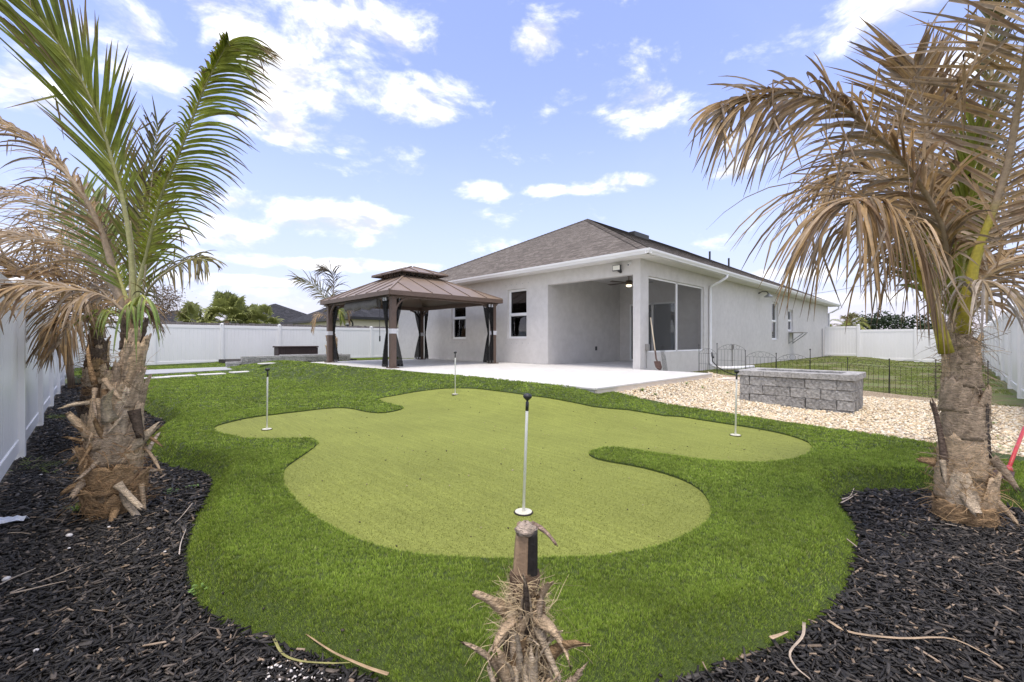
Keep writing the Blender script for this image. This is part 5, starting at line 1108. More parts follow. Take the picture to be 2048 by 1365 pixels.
for i in range(26):
    zz = rng.uniform(-.05, .85); aa = f0 + rng.uniform(-1.5, 1.5); rr_ = .16 if zz < .5 else .12; dd_ = Vector((math.cos(aa), math.sin(aa), 0))
    shard(lp, Vector((.14, 4.3, zz)) + dd_ * rr_, dd_ * rng.uniform(.05, .7) + Vector((-dd_.y, dd_.x, 0)) * rng.uniform(-.8, .8) + Vector((0, 0, rng.uniform(-.9, .9))), rng.uniform(.12, .30), rng.uniform(.012, .030), rng.choice([TAN, ORG, ORG, GREYB, GREYB, PALE]), 900 + i, (rng.uniform(-.4, .4), rng.uniform(-.4, .4), rng.uniform(-.9, .3)))
fibres(lp, S_, rp, .0, .40, 1500, 5, (.36, .225, .115), .17, .05); fibres(lp, S_, rp, .38, .8, 500, 6, (.40, .30, .20), .13, .04)
for i, s in enumerate(LEFT_FRONDS): frond(lp, s, 100 + i)
MB_ = MB(); MB_.tube(catmull([(.222, 4.27, 1.36), (.222, 4.265, 1.6), (.21, 4.28, 1.85), (.20, 4.29, 2.0)], 10), [.032, .034, .033, .031, .029, .027, .025, .023, .021, .02, .02], 8, True, .7); MB_.c = [(.40, .33, .16)] * len(MB_.v); MB_.build('spear_stalk', M['petiole'], lp, True)

# --- left rear palm
b1 = (.08, 7.57, MULCH_Z)
rp_ = empty('palm_tree', b1, 'rear left palm with drooping dead brown fronds over the fence', 'palm', 'young palms in the mulch beds')
t_, S_, rp = trunk(rp_, [(.08, 7.57, -.17), (.07, 7.57, .3), (.05, 7.58, .8), (.05, 7.58, 1.3)], [.15, .16, .15, .125, .09, .06], 8, (.13, .08, .05), (.30, .20, .12))
f0 = facing(b1)
for i in range(22):
    t = .08 + .86 * i / 22; leaf_base(rp_, S_, rp, t, f0 + rng.uniform(-1.6, 1.6), rng.uniform(.5, .9), rng.uniform(.18, .32), rng.uniform(.05, .13), 60 + i, rng.choice([ORG, GREYB, TAN, DK]), rng.uniform(.2, .5))
fibres(rp_, S_, rp, 0, .9, 500, 15, (.30, .19, .10), .18, .05, w=.004)
for i, s in enumerate(REAR_FRONDS): frond(rp_, s, 200 + i)

# --- right palm
b2 = (4.33, -.02, MULCH_Z)
rt = empty('palm_tree', b2, 'right palm with huge dry brown fronds and fibrous bark trunk', 'palm', 'young palms in the mulch beds')
t_, S_, rp = trunk(rt, [(4.33, -.02, -.17), (4.325, -.015, .1), (4.32, -.01, .45), (4.315, -.005, .8), (4.30, .0, 1.1), (4.28, .01, 1.42)], [.145, .142, .138, .130, .120, .108, .094, .078, .058, .042, .03], 21, (.50, .365, .235), (.70, .54, .37), .01)
f0 = facing(b2)
for i, (t, da, wd, ln, fl, c, st) in enumerate([(.01, 0, 1.5, .12, .015, ORG, 1.0), (.05, .6, 1.2, .12, .02, ORG, .9), (.05, -.8, 1.2, .12, .02, ORG, .9), (.13, -.1, .7, .24, .02, PALE, .35), (.14, 1.1, .7, .24, .05, TAN, .3), (.15, -1.0, .9, .22, .02, TAN, .7), (.27, -.1, 1.3, .30, .008, TAN, .95), (.40, .2, 1.2, .22, .012, GREYB, .9),
        (.47, 1.2, .8, .26, .06, GREYB, .3), (.5, -.6, 1.1, .22, .015, GREYB, .9), (.6, .3, 1.2, .2, .012, GREYB, .9), (.62, -1.1, .7, .22, .05, TAN, .3), (.7, .2, 1.2, .18, .01, GREYB, .8), (.78, -.3, 1.2, .18, .01, GREYB, .8), (.72, 1.3, .8, .2, .07, TAN, .3)]):
    leaf_base(rt, S_, rp, t, f0 + da, wd, ln, fl, 80 + i, c, st)
shard(rt, (4.20, .075, .18), (.0, .02, 1), .60, .024, (.24, .175, .135), 51, (-.22, .22, .1)); shard(rt, (4.245, -.11, .34), (-.02, .02, 1), .38, .028, (.15, .125, .11), 52, (.0, -.05, 0)); shard(rt, (4.25, -.14, .34), (.3, -.4, -.5), .26, .03, GREYB, 53, (.1, -.2, -.8)); shard(rt, (4.16, -.02, .12), (-.2, -.1, -.6), .16, .05, PALE, 54, (.2, -.4, 0)); shard(rt, (4.23, -.13, .1), (.25, -.5, -.5), .25, .02, TAN, 55, (0, 0, -.5))
shard(rt, (4.14, .12, .28), (-.5, .45, .15), .14, .03, ORG, 56); shard(rt, (4.16, .09, .3), (.1, -.1, -1), .18, .018, PALE, 57)
fibres(rt, S_, rp, .0, .35, 900, 25, (.42, .28, .15), .16, .03); fibres(rt, S_, rp, .3, .98, 1100, 26, (.40, .31, .22), .17, .04)
for i, s in enumerate(RIGHT_FRONDS): frond(rt, s, 300 + i)

# --- small palm beyond the gazebo
b3 = (6.9, 17.7, .2)
fp = empty('palm_tree', b3, 'small far palm with two windblown fronds behind the gazebo', 'palm')
t_, S_, rp = trunk(fp, [(6.98, 17.55, .2), (6.95, 17.6, 1.0), (6.93, 17.62, 1.75)], [.19, .2, .19, .15, .09], 31, (.30, .17, .09), (.44, .29, .17), .03)
f0 = facing(b3)
for i in range(12): leaf_base(fp, S_, rp, .05 + .8 * i / 12, f0 + rng.uniform(-1.6, 1.6), rng.uniform(.5, .9), rng.uniform(.18, .32), rng.uniform(.06, .13), 140 + i, rng.choice([ORG, TAN]), .3)
for i, s in enumerate(FAR_FRONDS): frond(fp, s, 400 + i)

# --- cut palm stump in the foreground
st = empty('palm_stump', (.84, .80, MULCH_Z), 'cut palm stump with black stalk and frayed fibre at the bottom centre', 'stump')
SP = [(.85, .815, -.16), (.84, .81, .1), (.83, .805, .34), (.823, .804, .50)]
t_, S_, rp = trunk(st, SP, [.075, .07, .062, .05, .034], 44, (.10, .065, .045), (.24, .165, .11), .012, 16, 26)
def stalk(pts, r, col, name='stalk'):
    mb = MB(); P = catmull(pts, 10); rd = [r * (1.15 - .25 * i / 10) for i in range(11)]; mb.tube(P, rd, 10, True, .75); mb.c = [tuple(np.array(col) * (.75 + .45 * ((k % 10) in (1, 2, 5, 8)))) for k, _ in enumerate(mb.v)]; return mb.build(name, M['petiole'], st, True)
U = lambda r, z, dd=0: (.823 + .7185 * r - .6954 * dd, .804 - .6954 * r - .7185 * dd, z)      # sideways, height, towards the camera
stalk([U(-.012, .36), U(-.010, .47), U(-.006, .56), U(-.001, .625)], .023, (.36, .245, .155)); stalk([U(.012, .28, .008), U(.016, .45, .008), U(.019, .56, .008), U(.020, .615, .008)], .0185, (.022, .018, .016)); stalk([U(-.004, .12, .03), U(-.002, .25, .035), U(.01, .34, .03), U(.022, .40, .02)], .019, (.035, .026, .02))
mb = MB(); mb.lathe([(.024, -.014), (.029, -.004), (.024, .006), (.010, .013), (.003, .014)], U(.005, .616), 12); mb.v = [tuple(np.array(q) + (rng.uniform(-.003, .003), rng.uniform(-.003, .003), rng.uniform(-.004, .006))) for q in mb.v]; mb.c = [tuple(np.array((.58, .47, .38)) * rng.uniform(.8, 1.1)) for _ in mb.v]; mb.build('torn_top', M['boot'], st, True)
shard(st, U(.02, .628), (.7185 * .9, -.6954 * .9, -.25), .10, .008, (.50, .36, .28), 61, (.1, -.1, -1.2), 'leaf_strip', .003)
for i, (r, z, dx, dz, ln, w, c, bd) in enumerate([(-.055, .20, -.5, .9, .16, .015, GREYB, (-.5, .4, -.4)), (-.05, .05, -.2, 1, .24, .014, PALE, (-.1, .1, 0)), (.07, .12, .8, .8, .15, .016, GREYB, (.1, -.1, .2)), (.06, .17, .7, -.45, .12, .018, GREYB, (0, 0, -.3)), (.03, .33, .45, -.6, .15, .016, PALE, (.2, -.2, -.5)), (.02, .35, .8, .1, .14, .03, TAN, (.1, -.1, -2.2)), (-.02, .34, -.5, .1, .10, .028, TAN, (-.1, .1, -2.2)),
        (.01, .10, .1, 1, .20, .03, PALE, (0, 0, 0)), (-.075, -.02, -.3, .9, .20, .03, (.22, .15, .1), (-.1, .1, 0)), (.05, .0, .25, .9, .26, .02, GREYB, (.1, -.1, 0)), (.02, -.02, -.05, 1, .16, .045, PALE, (0, 0, 0)), (.09, -.02, .7, .3, .12, .03, PALE, (0, 0, -.4)), (-.03, .16, -.3, .8, .14, .03, TAN, (0, 0, -.4)), (.05, .24, .4, .6, .14, .025, ORG, (.2, -.2, -1.0))]):
    shard(st, U(r, z + .06, .05), (.7185 * dx * .6 - .12, -.6954 * dx * .6 - .12, dz), ln, w * .72, c, 600 + i, bd, 'leaf_base', .005)
for i in range(46):
    zz = rng.uniform(-.02, .44); sx = rng.uniform(-1, 1); rr_ = .075 - .09 * max(0, zz - .05); dx = sx * .25 + rng.uniform(-.25, .25)
    shard(st, U(sx * rr_, zz, .05 * math.sqrt(1 - sx * sx)), (.7185 * dx - .15, -.6954 * dx - .15, rng.choice((1, 1, 1, -1)) * rng.uniform(.6, 1)), rng.uniform(.07, .20), rng.uniform(.005, .018), rng.choice([TAN, PALE, GREYB, ORG, DK, TAN, PALE]), 700 + i, (rng.uniform(-.3, .3), rng.uniform(-.3, .3), rng.uniform(-1.4, .2)), 'leaf_base', .002)
fibres(st, S_, rp, .35, 1.0, 900, 71, (.62, .48, .29), .075, .04, w=.0008); fibres(st, S_, rp, .0, .6, 900, 72, (.56, .42, .25), .08, .04, w=.0009); fibres(st, S_, rp, .0, .9, 700, 74, (.66, .52, .33), .13, .04, w=.0007); fibres(st, S_, rp, .75, .98, 300, 73, (.60, .47, .30), .075, .04, w=.0006)

# --- round post standing in the bed
sk = tag(MB().tube([(-.36, 16.05, MULCH_Z - .02), (-.40, 16.03, .6), (-.46, 16.0, 1.7)], [.075, .07, .062], 10).build('wooden_post', M['wood_pole'], None, True), 'slim round brown wooden post at the far end of the left mulch bed', 'post')

# ================================================================== BEYOND THE FENCES
def neighbour(name, x0, x1, y0, y1, ez, pitch, along, label, wall):
    root = empty(name, ((x0 + x1) / 2, (y0 + y1) / 2, 0), label, 'house', 'neighbouring houses beyond the fence'); o = .5; h = ((y1 - y0) if along == 'x' else (x1 - x0)) / 2
    MB().box(x0 + o, x1 - o, y0 + o, y1 - o, -.3, ez - .05).build('wall', wall, root); hip_roof(x0, x1, y0, y1, ez, ez + h * pitch, M['shingle_dark'], root, .3, along, False)
    MB().box(x0 - .02, x1 + .02, y0 - .02, y1 + .02, ez - .2, ez - .003).build('fascia', M['black'], root); return root
nb = neighbour('neighbour_house', 15, 28, 34.2, 51, 3.1, .5, 'y', 'cream house with charcoal hip roof and black downspout seen left of the gazebo', M['cream'])
wn = MB().box(15.45, 15.499, 35.4, 36.3, 1.4, 2.6).build('window', M['white_trim'], nb); MB().box(15.43, 15.449, 35.5, 36.2, 1.5, 2.5).build('pane', M['dark_room'], wn)
MB().tube([(15.0, 34.5, 2.95), (15.3, 34.6, 2.7), (15.42, 34.75, 2.6), (15.42, 34.75, 0)], .06, 6).build('downspout', M['black'], nb)
neighbour('neighbour_house', 11.5, 25, 59, 74, 3.1, .47, 'y', 'charcoal hip roof of a farther house between the fan palms and the cream house', M['cream'])
neighbour('neighbour_house', 1.5, 15.5, 68, 82, 2.7, .38, 'x', 'low charcoal roof peeking over the far fence left of the fan palms', M['cream'])

def fan_palm(x, y, z0, crown, nl, rad, seed, label):
    r_ = random.Random(seed); root = empty('fan_palm', (x, y, z0), label, 'palm', 'fan palms beyond the far fence')
    mb = MB(); mb.tube([(x, y, z0), (x + .05, y, crown * .6), (x, y, crown)], [.2, .17, .13], 10); mb.c = [(.2, .15, .1)] * len(mb.v); mb.build('trunk', M['boot'], root, True)
    for k in range(nl):
        az = r_.uniform(0, 6.283); el = r_.uniform(-.55, 1.35); d = Vector((math.cos(az) * math.cos(el), math.sin(az) * math.cos(el), math.sin(el))); pl_ = rad * r_.uniform(.5, .95); c = Vector((x, y, crown)); q = c + d * pl_ + Vector((0, 0, -.18 * pl_ * (1 - el)))
        V, Fc, C = [], [], []; s = d.cross(Vector((0, 0, 1))).normalized(); up = s.cross(d).normalized(); nb_ = 22; dry = el < -.15 and r_.random() < .6
        colb = np.array((.42, .37, .17) if dry else (.25, .275, .085)) * r_.uniform(.65, 1.35)
        V += [c, q - s * .012, q + s * .012]; C += [(.2, .22, .06)] * 3; Fc.append((0, 1, 2))
        for i in range(nb_):
            a = R(-115 + 230 * i / (nb_ - 1)); dr = (d * math.cos(a) + s * math.sin(a) + up * .18 * math.cos(a)); l = rad * .55 * r_.uniform(.85, 1.1); wv = (s * math.cos(a) - d * math.sin(a)) * .05
            m1 = q + dr * l * .6; t1 = q + dr * l + Vector((0, 0, -.28 * l * r_.uniform(.5, 1.6))); i0 = len(V); V += [q - wv * .4, q + wv * .4, m1 + wv, m1 - wv, t1]; cc = colb * r_.uniform(.75, 1.25); C += [cc * .9, cc * .9, cc, cc, cc * 1.5 + .02]; Fc += [(i0, i0 + 1, i0 + 2), (i0, i0 + 2, i0 + 3), (i0 + 3, i0 + 2, i0 + 4)]
        obj('frond', mesh_np('frond', np.array([tuple(v) for v in V]), np.array(Fc), np.array([tuple(c_) for c_ in C])), M['far_green'], root)
fan_palm(6.3, 33.0, -.2, 2.45, 50, 1.5, 1, 'tall middle fan palm of the clump beyond the far fence')
fan_palm(4.6, 32.6, -.2, 2.0, 36, 1.3, 2, 'left yellowing fan palm of the clump beyond the far fence')
fan_palm(8.2, 32.8, -.2, 1.95, 36, 1.3, 3, 'right low fan palm of the clump next to the dark roof')
fan_palm(7.3, 34.2, -.2, 2.35, 36, 1.3, 4, 'back fan palm of the clump rising behind the others')

def leafy(name, x, y, z0, cz, rx, rz, num, lf, cols, seed, label, cat='tree', gaps=.35, bark=(.12, .09, .07), group=None, th=.12):
    r_ = random.Random(seed); root = empty(name, (x, y, z0), label, cat, group); mb = MB(); mb.tube([(x, y, z0), (x + .1, y, (z0 + cz) / 2), (x, y, cz)], [th, th * .7, th * .3], 8)
    for k in range(7):
        a = k * .9 + r_.random(); mb.tube([(x, y, cz - rz * .5), (x + math.cos(a) * rx * .4, y + math.sin(a) * rx * .4, cz), (x + math.cos(a) * rx * .75, y + math.sin(a) * rx * .75, cz + rz * r_.uniform(-.1, .6))], [th * .4, th * .22, th * .08], 5)
    mb.c = [bark] * len(mb.v); mb.build('trunk', M['petiole'], root, True); V, Fc, C = [], [], []; clumps = [(r_.uniform(0, 6.28), r_.uniform(-.6, 1), r_.uniform(.45, 1)) for _ in range(26)]
    for _ in range(num):
        a, e, rr = r_.choice(clumps); c = Vector((x + math.cos(a) * math.sqrt(max(0, 1 - e * e)) * rr * rx, y + math.sin(a) * math.sqrt(max(0, 1 - e * e)) * rr * rx, cz + e * rr * rz)); s_ = gaps * min(rx, rz); p = c + Vector((r_.gauss(0, s_), r_.gauss(0, s_), r_.gauss(0, s_ * .7))) * .7
        d = Vector((r_.gauss(0, 1), r_.gauss(0, 1), r_.gauss(0, .7))).normalized(); w = d.cross(Vector((r_.gauss(0, 1), r_.gauss(0, 1), 1))).normalized(); l = lf * r_.uniform(.6, 1.3); i0 = len(V); V += [p, p + d * l * .5 + w * l * .28, p + d * l, p + d * l * .5 - w * l * .28]; Fc.append((i0, i0 + 1, i0 + 2, i0 + 3)); cc = np.array(r_.choice(cols)) * r_.uniform(.7, 1.3); C += [tuple(cc)] * 4
    obj('crown', mesh_np('crown', np.array([tuple(v) for v in V]), np.array(Fc), np.array(C)), M['far_green'], root)
leafy('dry_tree', 2.9, 31.0, -.2, 3.1, .85, .95, 2600, .10, [(.20, .14, .09), (.26, .19, .13), (.15, .11, .07)], 5, 'brown withered small tree beyond the far fence beside the left palm', gaps=.5, th=.07)
leafy('round_tree', 40, 84, -.3, 5.6, 5, 2.6, 2600, .5, [(.05, .10, .02), (.08, .15, .03)], 6, 'distant round green tree between the two charcoal roofs', group='distant green trees')
leafy('round_tree', 82, 7.2, -.3, 3.1, 4.2, 2.3, 3000, .4, [(.018, .034, .010), (.03, .055, .015)], 7, 'dark green distant tree behind the hanging brown fronds', group='distant green trees')
leafy('round_tree', 90, 2.0, -.3, 3.0, 3.5, 1.3, 1200, .4, [(.03, .05, .015), (.04, .065, .02)], 9, 'low far tree line just above the back fence near the right palm', group='distant green trees')
leafy('leafy_tree', 24.5, -3.6, -.2, 1.9, 1.9, 1.35, 5200, .13, [(.09, .15, .03), (.14, .22, .05), (.06, .10, .02)], 8, 'bright green leafy tree beyond the right white fence', gaps=.42)
def date_palm(x, y, crown, L, n, seed, label):
    r_ = random.Random(seed); root = empty('feather_palm', (x, y, -.2), label, 'palm', 'feather palms behind the back fence'); mb = MB(); mb.tube([(x, y, -.2), (x, y, crown)], [.3, .22], 8); mb.c = [(.2, .15, .1)] * len(mb.v); mb.build('trunk', M['boot'], root, True)
    for k in range(n):
        az = r_.uniform(0, 6.283); el = r_.uniform(-.1, 1.35); d = Vector((math.cos(az) * math.cos(el), math.sin(az) * math.cos(el), math.sin(el))); c = Vector((x, y, crown)); pts = [tuple(c), tuple(c + d * L * .35), tuple(c + d * L * .7 + Vector((0, 0, -.12 * L))), tuple(c + d * L * .95 + Vector((0, 0, -.4 * L)))]
        frond(root, (pts, r_.choice(['g', 'g', 'y', 'gb']), 22, .36 * L / 1.6, .07, .3, .5, 0, 1, 1, 50, 25, .1, .03), seed * 50 + k)
date_palm(50, 7.3, 2.5, 1.9, 26, 3, 'feather palm with upright crown showing above the back fence by the house end')
date_palm(46.5, 7.7, 1.6, 1.6, 20, 4, 'low yellowish feather palm against the house end above the back fence')
up_ = empty('utility_pole', (35.6, -1.05, -.3), 'grey utility pole beyond the back fence behind the right palm', 'pole')
MB().tube([(35.6, -1.05, -.3), (35.6, -1.05, 5.8)], [.14, .11], 10).build('shaft', M['pole_grey'], up_, True); MB().beam((35.6, -1.9, 5.5), (35.6, -.2, 5.5), .09, .1).build('crossarm', M['pole_grey'], up_)
MB().tube([(35.7, -1.0, .9), (35.7, -1.0, 1.95)], .06, 8).build('cable_guard', pm('yellow_guard', (.55, .5, .08), rough=.5), up_)
pw = tag(MB().tube(catmull([(35.6, -1.05, 5.6), (45, 12, 5.2), (60, 32, 9.5)], 20), .012, 4).build('power_line', M['dark_plastic']), 'thin overhead power line crossing the sky above the house roof', 'cable')

# ================================================================== SMALL THINGS
def on_mulch(x, y): return (x, y, MULCH_Z + .04)
# red tool and blue boot by the right palm
rd = empty('garden_scoop', (5.2, -.24, 0), 'red-handled garden scoop lying on turf beside the right palm trunk', 'tool')
zt = float(turf_z(np.array([5.4]), np.array([-.27]))[0]) + .05
MB().tube([(5.42, -.27, zt + .01), (5.75, -.33, zt + .13), (6.1, -.40, zt + .27)], .014, 8).build('handle', M['red'], rd, True)
MB().tube([(5.36, -.26, zt - .005), (5.43, -.272, zt + .015)], [.032, .022], 8).build('ferrule', M['red'], rd, True)
mb = MB(); A = [(5.36, -.225, zt), (5.37, -.30, zt), (5.12, -.28, zt - .01), (5.10, -.13, zt - .01), (5.2, -.14, zt + .03)]; mb.quad(*A); mb.quad(*[(a, b, c - .006) for a, b, c in A][::-1]); [mb.quad(A[i], tuple(np.array(A[i]) - (0, 0, .006)), tuple(np.array(A[(i + 1) % 5]) - (0, 0, .006)), A[(i + 1) % 5]) for i in range(5)]; mb.build('scoop_blade', M['rust'], rd)
mb = MB(); C0 = Vector((5.42, -.37, zt))
for j in range(7):
    t = j / 6; w_ = .045 * math.sin(math.pi * (.12 + .8 * t)) ** .6; h_ = .03 + .05 * t
    for i in range(8): a = i * math.pi / 4; p = C0 + Vector((.7185, -.6954, 0)) * (.02 + .24 * t) + Vector((.6954, .7185, 0)) * (w_ * math.cos(a)) + Vector((0, 0, max(-.02, h_ * .5 + h_ * .6 * math.sin(a)) - .02)); mb.v.append(tuple(p))
for j in range(6):
    for i in range(8): a = j * 8 + i; b = j * 8 + (i + 1) % 8; mb.f.append((a, b, b + 8, a + 8))
mb.f += [tuple(range(8)), tuple(range(48, 56))]
tag(mb.build('blue_clog', M['blue'], None, True), 'blue rubber clog at the right edge on the turf by the red scoop', 'shoe')
# crumpled paper
mb = MB(); g_ = []
for j in range(5):
    g_.append([Vector((-.40, 4.47, MULCH_Z + .045)) + Vector((.7185, -.6954, 0)) * ((i / 6 - .5) * .2) + Vector((.6954, .7185, 0)) * ((j / 4 - .5) * .11 * (1 - .5 * abs(i / 6 - .4))) + Vector((0, 0, .035 * abs(mnoise.noise(Vector((i * .9, j * 1.1, 4)))) + .012 * (j % 2))) for i in range(7)])
for j in range(4):
    for i in range(6): mb.quad(g_[j][i], g_[j][i + 1], g_[j + 1][i + 1], g_[j + 1][i])
po = mb.build('paper_scrap', M['paper']); po.modifiers.new('t', 'SOLIDIFY').thickness = .002; tag(po, 'crumpled white and blue paper scrap on the mulch at the left edge', 'paper')
# dry palm strips, twigs
def strip(pts, w, col, label, name='dry_leaf_strip', cat='leaf', group='dry palm strips on the mulch', lift=.045):
    P = catmull([(x, y, MULCH_Z + lift + (dz if len(q) == 0 else q[0])) for x, y, *q in pts for dz in (0,)], 14); mb = MB(); C = []
    for k, p in enumerate(P):
        u = k / 14; t = (P[min(k + 1, 14)] - P[max(k - 1, 0)]).normalized(); s = t.cross(Vector((0, 0, 1))).normalized(); hw_ = w * (1 - .75 * u); z = Vector((0, 0, .35 * hw_)); mb.v += [tuple(p - s * hw_ + z), tuple(p), tuple(p + s * hw_ + z)]; c = np.array(col) * rng.uniform(.85, 1.15); C += [tuple(c), tuple(c * .8), tuple(c)]
        if k: b = (k - 1) * 3; mb.f += [(b, b + 1, b + 4, b + 3), (b + 1, b + 2, b + 5, b + 4)]
    mb.c = C; o = mb.build(name, M['dry_strip'], None, True); o.modifiers.new('t', 'SOLIDIFY').thickness = .0025; return tag(o, label, cat, group)
STRIPS=[
 ('long tan palm strip curving across the right front mulch',[(2.302,0.405),(2.276,0.323),(2.377,0.175),(2.524,0.033),(2.493,-0.077)],0.011,(0.5, 0.37, 0.24)),
 ('pale curled palm strip at the turf edge by the right front corner',[(2.213,0.473),(2.105,0.455),(1.963,0.466),(1.893,0.433),(1.859,0.379)],0.009,(0.52, 0.42, 0.32)),
 ('short pale palm strip lying low in the right front mulch',[(2.351,0.128),(2.326,0.084),(2.303,0.043)],0.01,(0.45, 0.34, 0.24)),
 ('short tan chunk of palm stalk at the front right turf edge',[(1.998,0.542),(2.049,0.522),(2.097,0.505)],0.014,(0.58, 0.42, 0.28)),
 ('tan stalk piece at the bottom edge right of the chunk',[(2.202,0.141),(2.172,0.112),(2.150,0.091)],0.012,(0.5, 0.38, 0.26)),
 ('thin pale twig near the right palm base',[(4.085,0.076),(4.090,0.018),(4.089,-0.034)],0.006,(0.5, 0.42, 0.34)),
 ('tan strip pair at the turf corner by the right palm',[(4.048,0.629),(4.225,0.600),(4.403,0.581)],0.009,(0.55, 0.44, 0.34)),
 ('lower pale strip at the turf corner by the right palm',[(4.142,0.638),(4.279,0.608),(4.533,0.618)],0.008,(0.6, 0.5, 0.4)),
 ('long thin tan stem across the left mulch',[(-0.281,3.195),(-0.168,3.249),(-0.033,3.323)],0.006,(0.42, 0.34, 0.26)),
 ('tan stalk with split end in the left mulch below the thin stem',[(-0.280,3.182),(-0.215,3.171),(-0.147,3.166),(-0.091,3.155)],0.01,(0.46, 0.37, 0.28)),
 ('pale straight stem at the far left edge of the mulch',[(-0.355,3.307),(-0.281,3.391),(-0.212,3.445)],0.006,(0.45, 0.38, 0.3)),
 ('short curved dry stem below the paper scrap',[(-0.378,4.198),(-0.324,4.156),(-0.272,4.076)],0.006,(0.48, 0.38, 0.27)),
 ('yellow green leaf strip in the perlite by the front turf edge',[(0.537,1.952),(0.535,1.836),(0.571,1.748),(0.648,1.658),(0.704,1.608)],0.008,(0.36, 0.34, 0.12)),
 ('brown stalk end tapering along the front turf edge',[(0.778,1.454),(0.744,1.527),(0.709,1.620),(0.675,1.727),(0.641,1.892)],0.011,(0.48, 0.34, 0.2)),
 ('white root strand at the left turf edge',[(0.360,3.095),(0.390,3.276),(0.443,3.496)],0.005,(0.6, 0.52, 0.46)),
 ('pale bent twig at the left turf edge above the clover',[(0.548,4.017),(0.459,3.780),(0.404,3.661)],0.005,(0.5, 0.42, 0.34)),
 ('pale twig beside the left palm base fibres',[(-0.029,4.136),(0.045,4.181),(0.160,4.130)],0.005,(0.45, 0.38, 0.28)),
 ('thin brown stem in the mid left mulch',[(0.057,3.388),(0.148,3.511),(0.246,3.604)],0.004,(0.4, 0.32, 0.24)),
 ('tan twig lying in the right mulch',[(3.353,0.501),(3.245,0.426),(3.177,0.392)],0.006,(0.55, 0.42, 0.34)),
]

for lab, pts, w, c in STRIPS: strip(pts, w * .62, c, lab)
STONES=[(-0.099,3.900,0.018,'largest pale stone in the left mulch'),(0.085,3.894,0.009,'small pale stone above the largest one in the left mulch'),(0.197,3.342,0.012,'pale chip stone in the mid left mulch'),(-0.093,3.657,0.008,'tiny tan stone below the largest pale stone'),(-0.328,5.843,0.01,'pale stone near the weed runner at the fence foot'),(-0.313,3.409,0.016,'white stone by the left frame edge'),(-0.156,2.539,0.009,'tiny pale stone low in the left mulch'),(0.308,3.210,0.008,'pale pebble near the left turf edge')]

for k, (x, y, s, lab) in enumerate(STONES):
    bm = bmesh.new(); bmesh.ops.create_icosphere(bm, subdivisions=2, radius=s); r_ = random.Random(k)
    for v in bm.verts: v.co *= 1 + .3 * mnoise.noise(v.co * (1.5 / s) * .6 + Vector((k, 0, 0))); v.co.z *= .6
    me_ = bpy.data.meshes.new('white_stone'); bm.to_mesh(me_); bm.free(); me_.polygons.foreach_set('use_smooth', np.ones(len(me_.polygons), bool))
    tag(obj('white_stone', me_, M['white_stone'], None, (x, y, MULCH_Z + .04)), lab, 'stone', 'pale stones on the mulch')
n = 110; t = nr.uniform(0, 1, n); px = .50 + .24 * t + nr.normal(0, .02, n) - .05 * nr.uniform(0, 1, n); py = 1.86 - .55 * t + nr.normal(0, .03, n) - .06 * nr.uniform(0, 1, n)
k = ~inside(px, py, TURF); px, py = px[k], py[k]
stones('perlite_bits', px, py, np.full(len(px), MULCH_Z + .038), .005, [(.72, .66, .60), (.78, .74, .70), (.62, .55, .5)], M['pebble'], 'scattered white perlite bits along the front turf edge', 'perlite')
gx, gy = scatter(.8, 6, .8, 7, 9); k = inside(gx, gy, GREEN_S); gx, gy = gx[k], gy[k]
stones('green_debris', gx, gy, turf_z(gx, gy) + .004, .006, [(.05, .035, .02), (.10, .07, .04), (.45, .36, .25)], M['pebble'], 'tiny dark leaf bits scattered on the putting green', 'debris')
gx, gy = scatter(-.2, 5, -.2, 6, 30); k = inside(gx, gy, TURF) & (seg_dist(gx, gy, EDGE) < .12); gx, gy = gx[k], gy[k]
stones('spilled_mulch', gx, gy, turf_z(gx, gy) + LIP + .010, .007, [(.03, .025, .02), (.06, .048, .04)], M['chip'], 'stray mulch bits spilled onto the turf edge', 'debris')
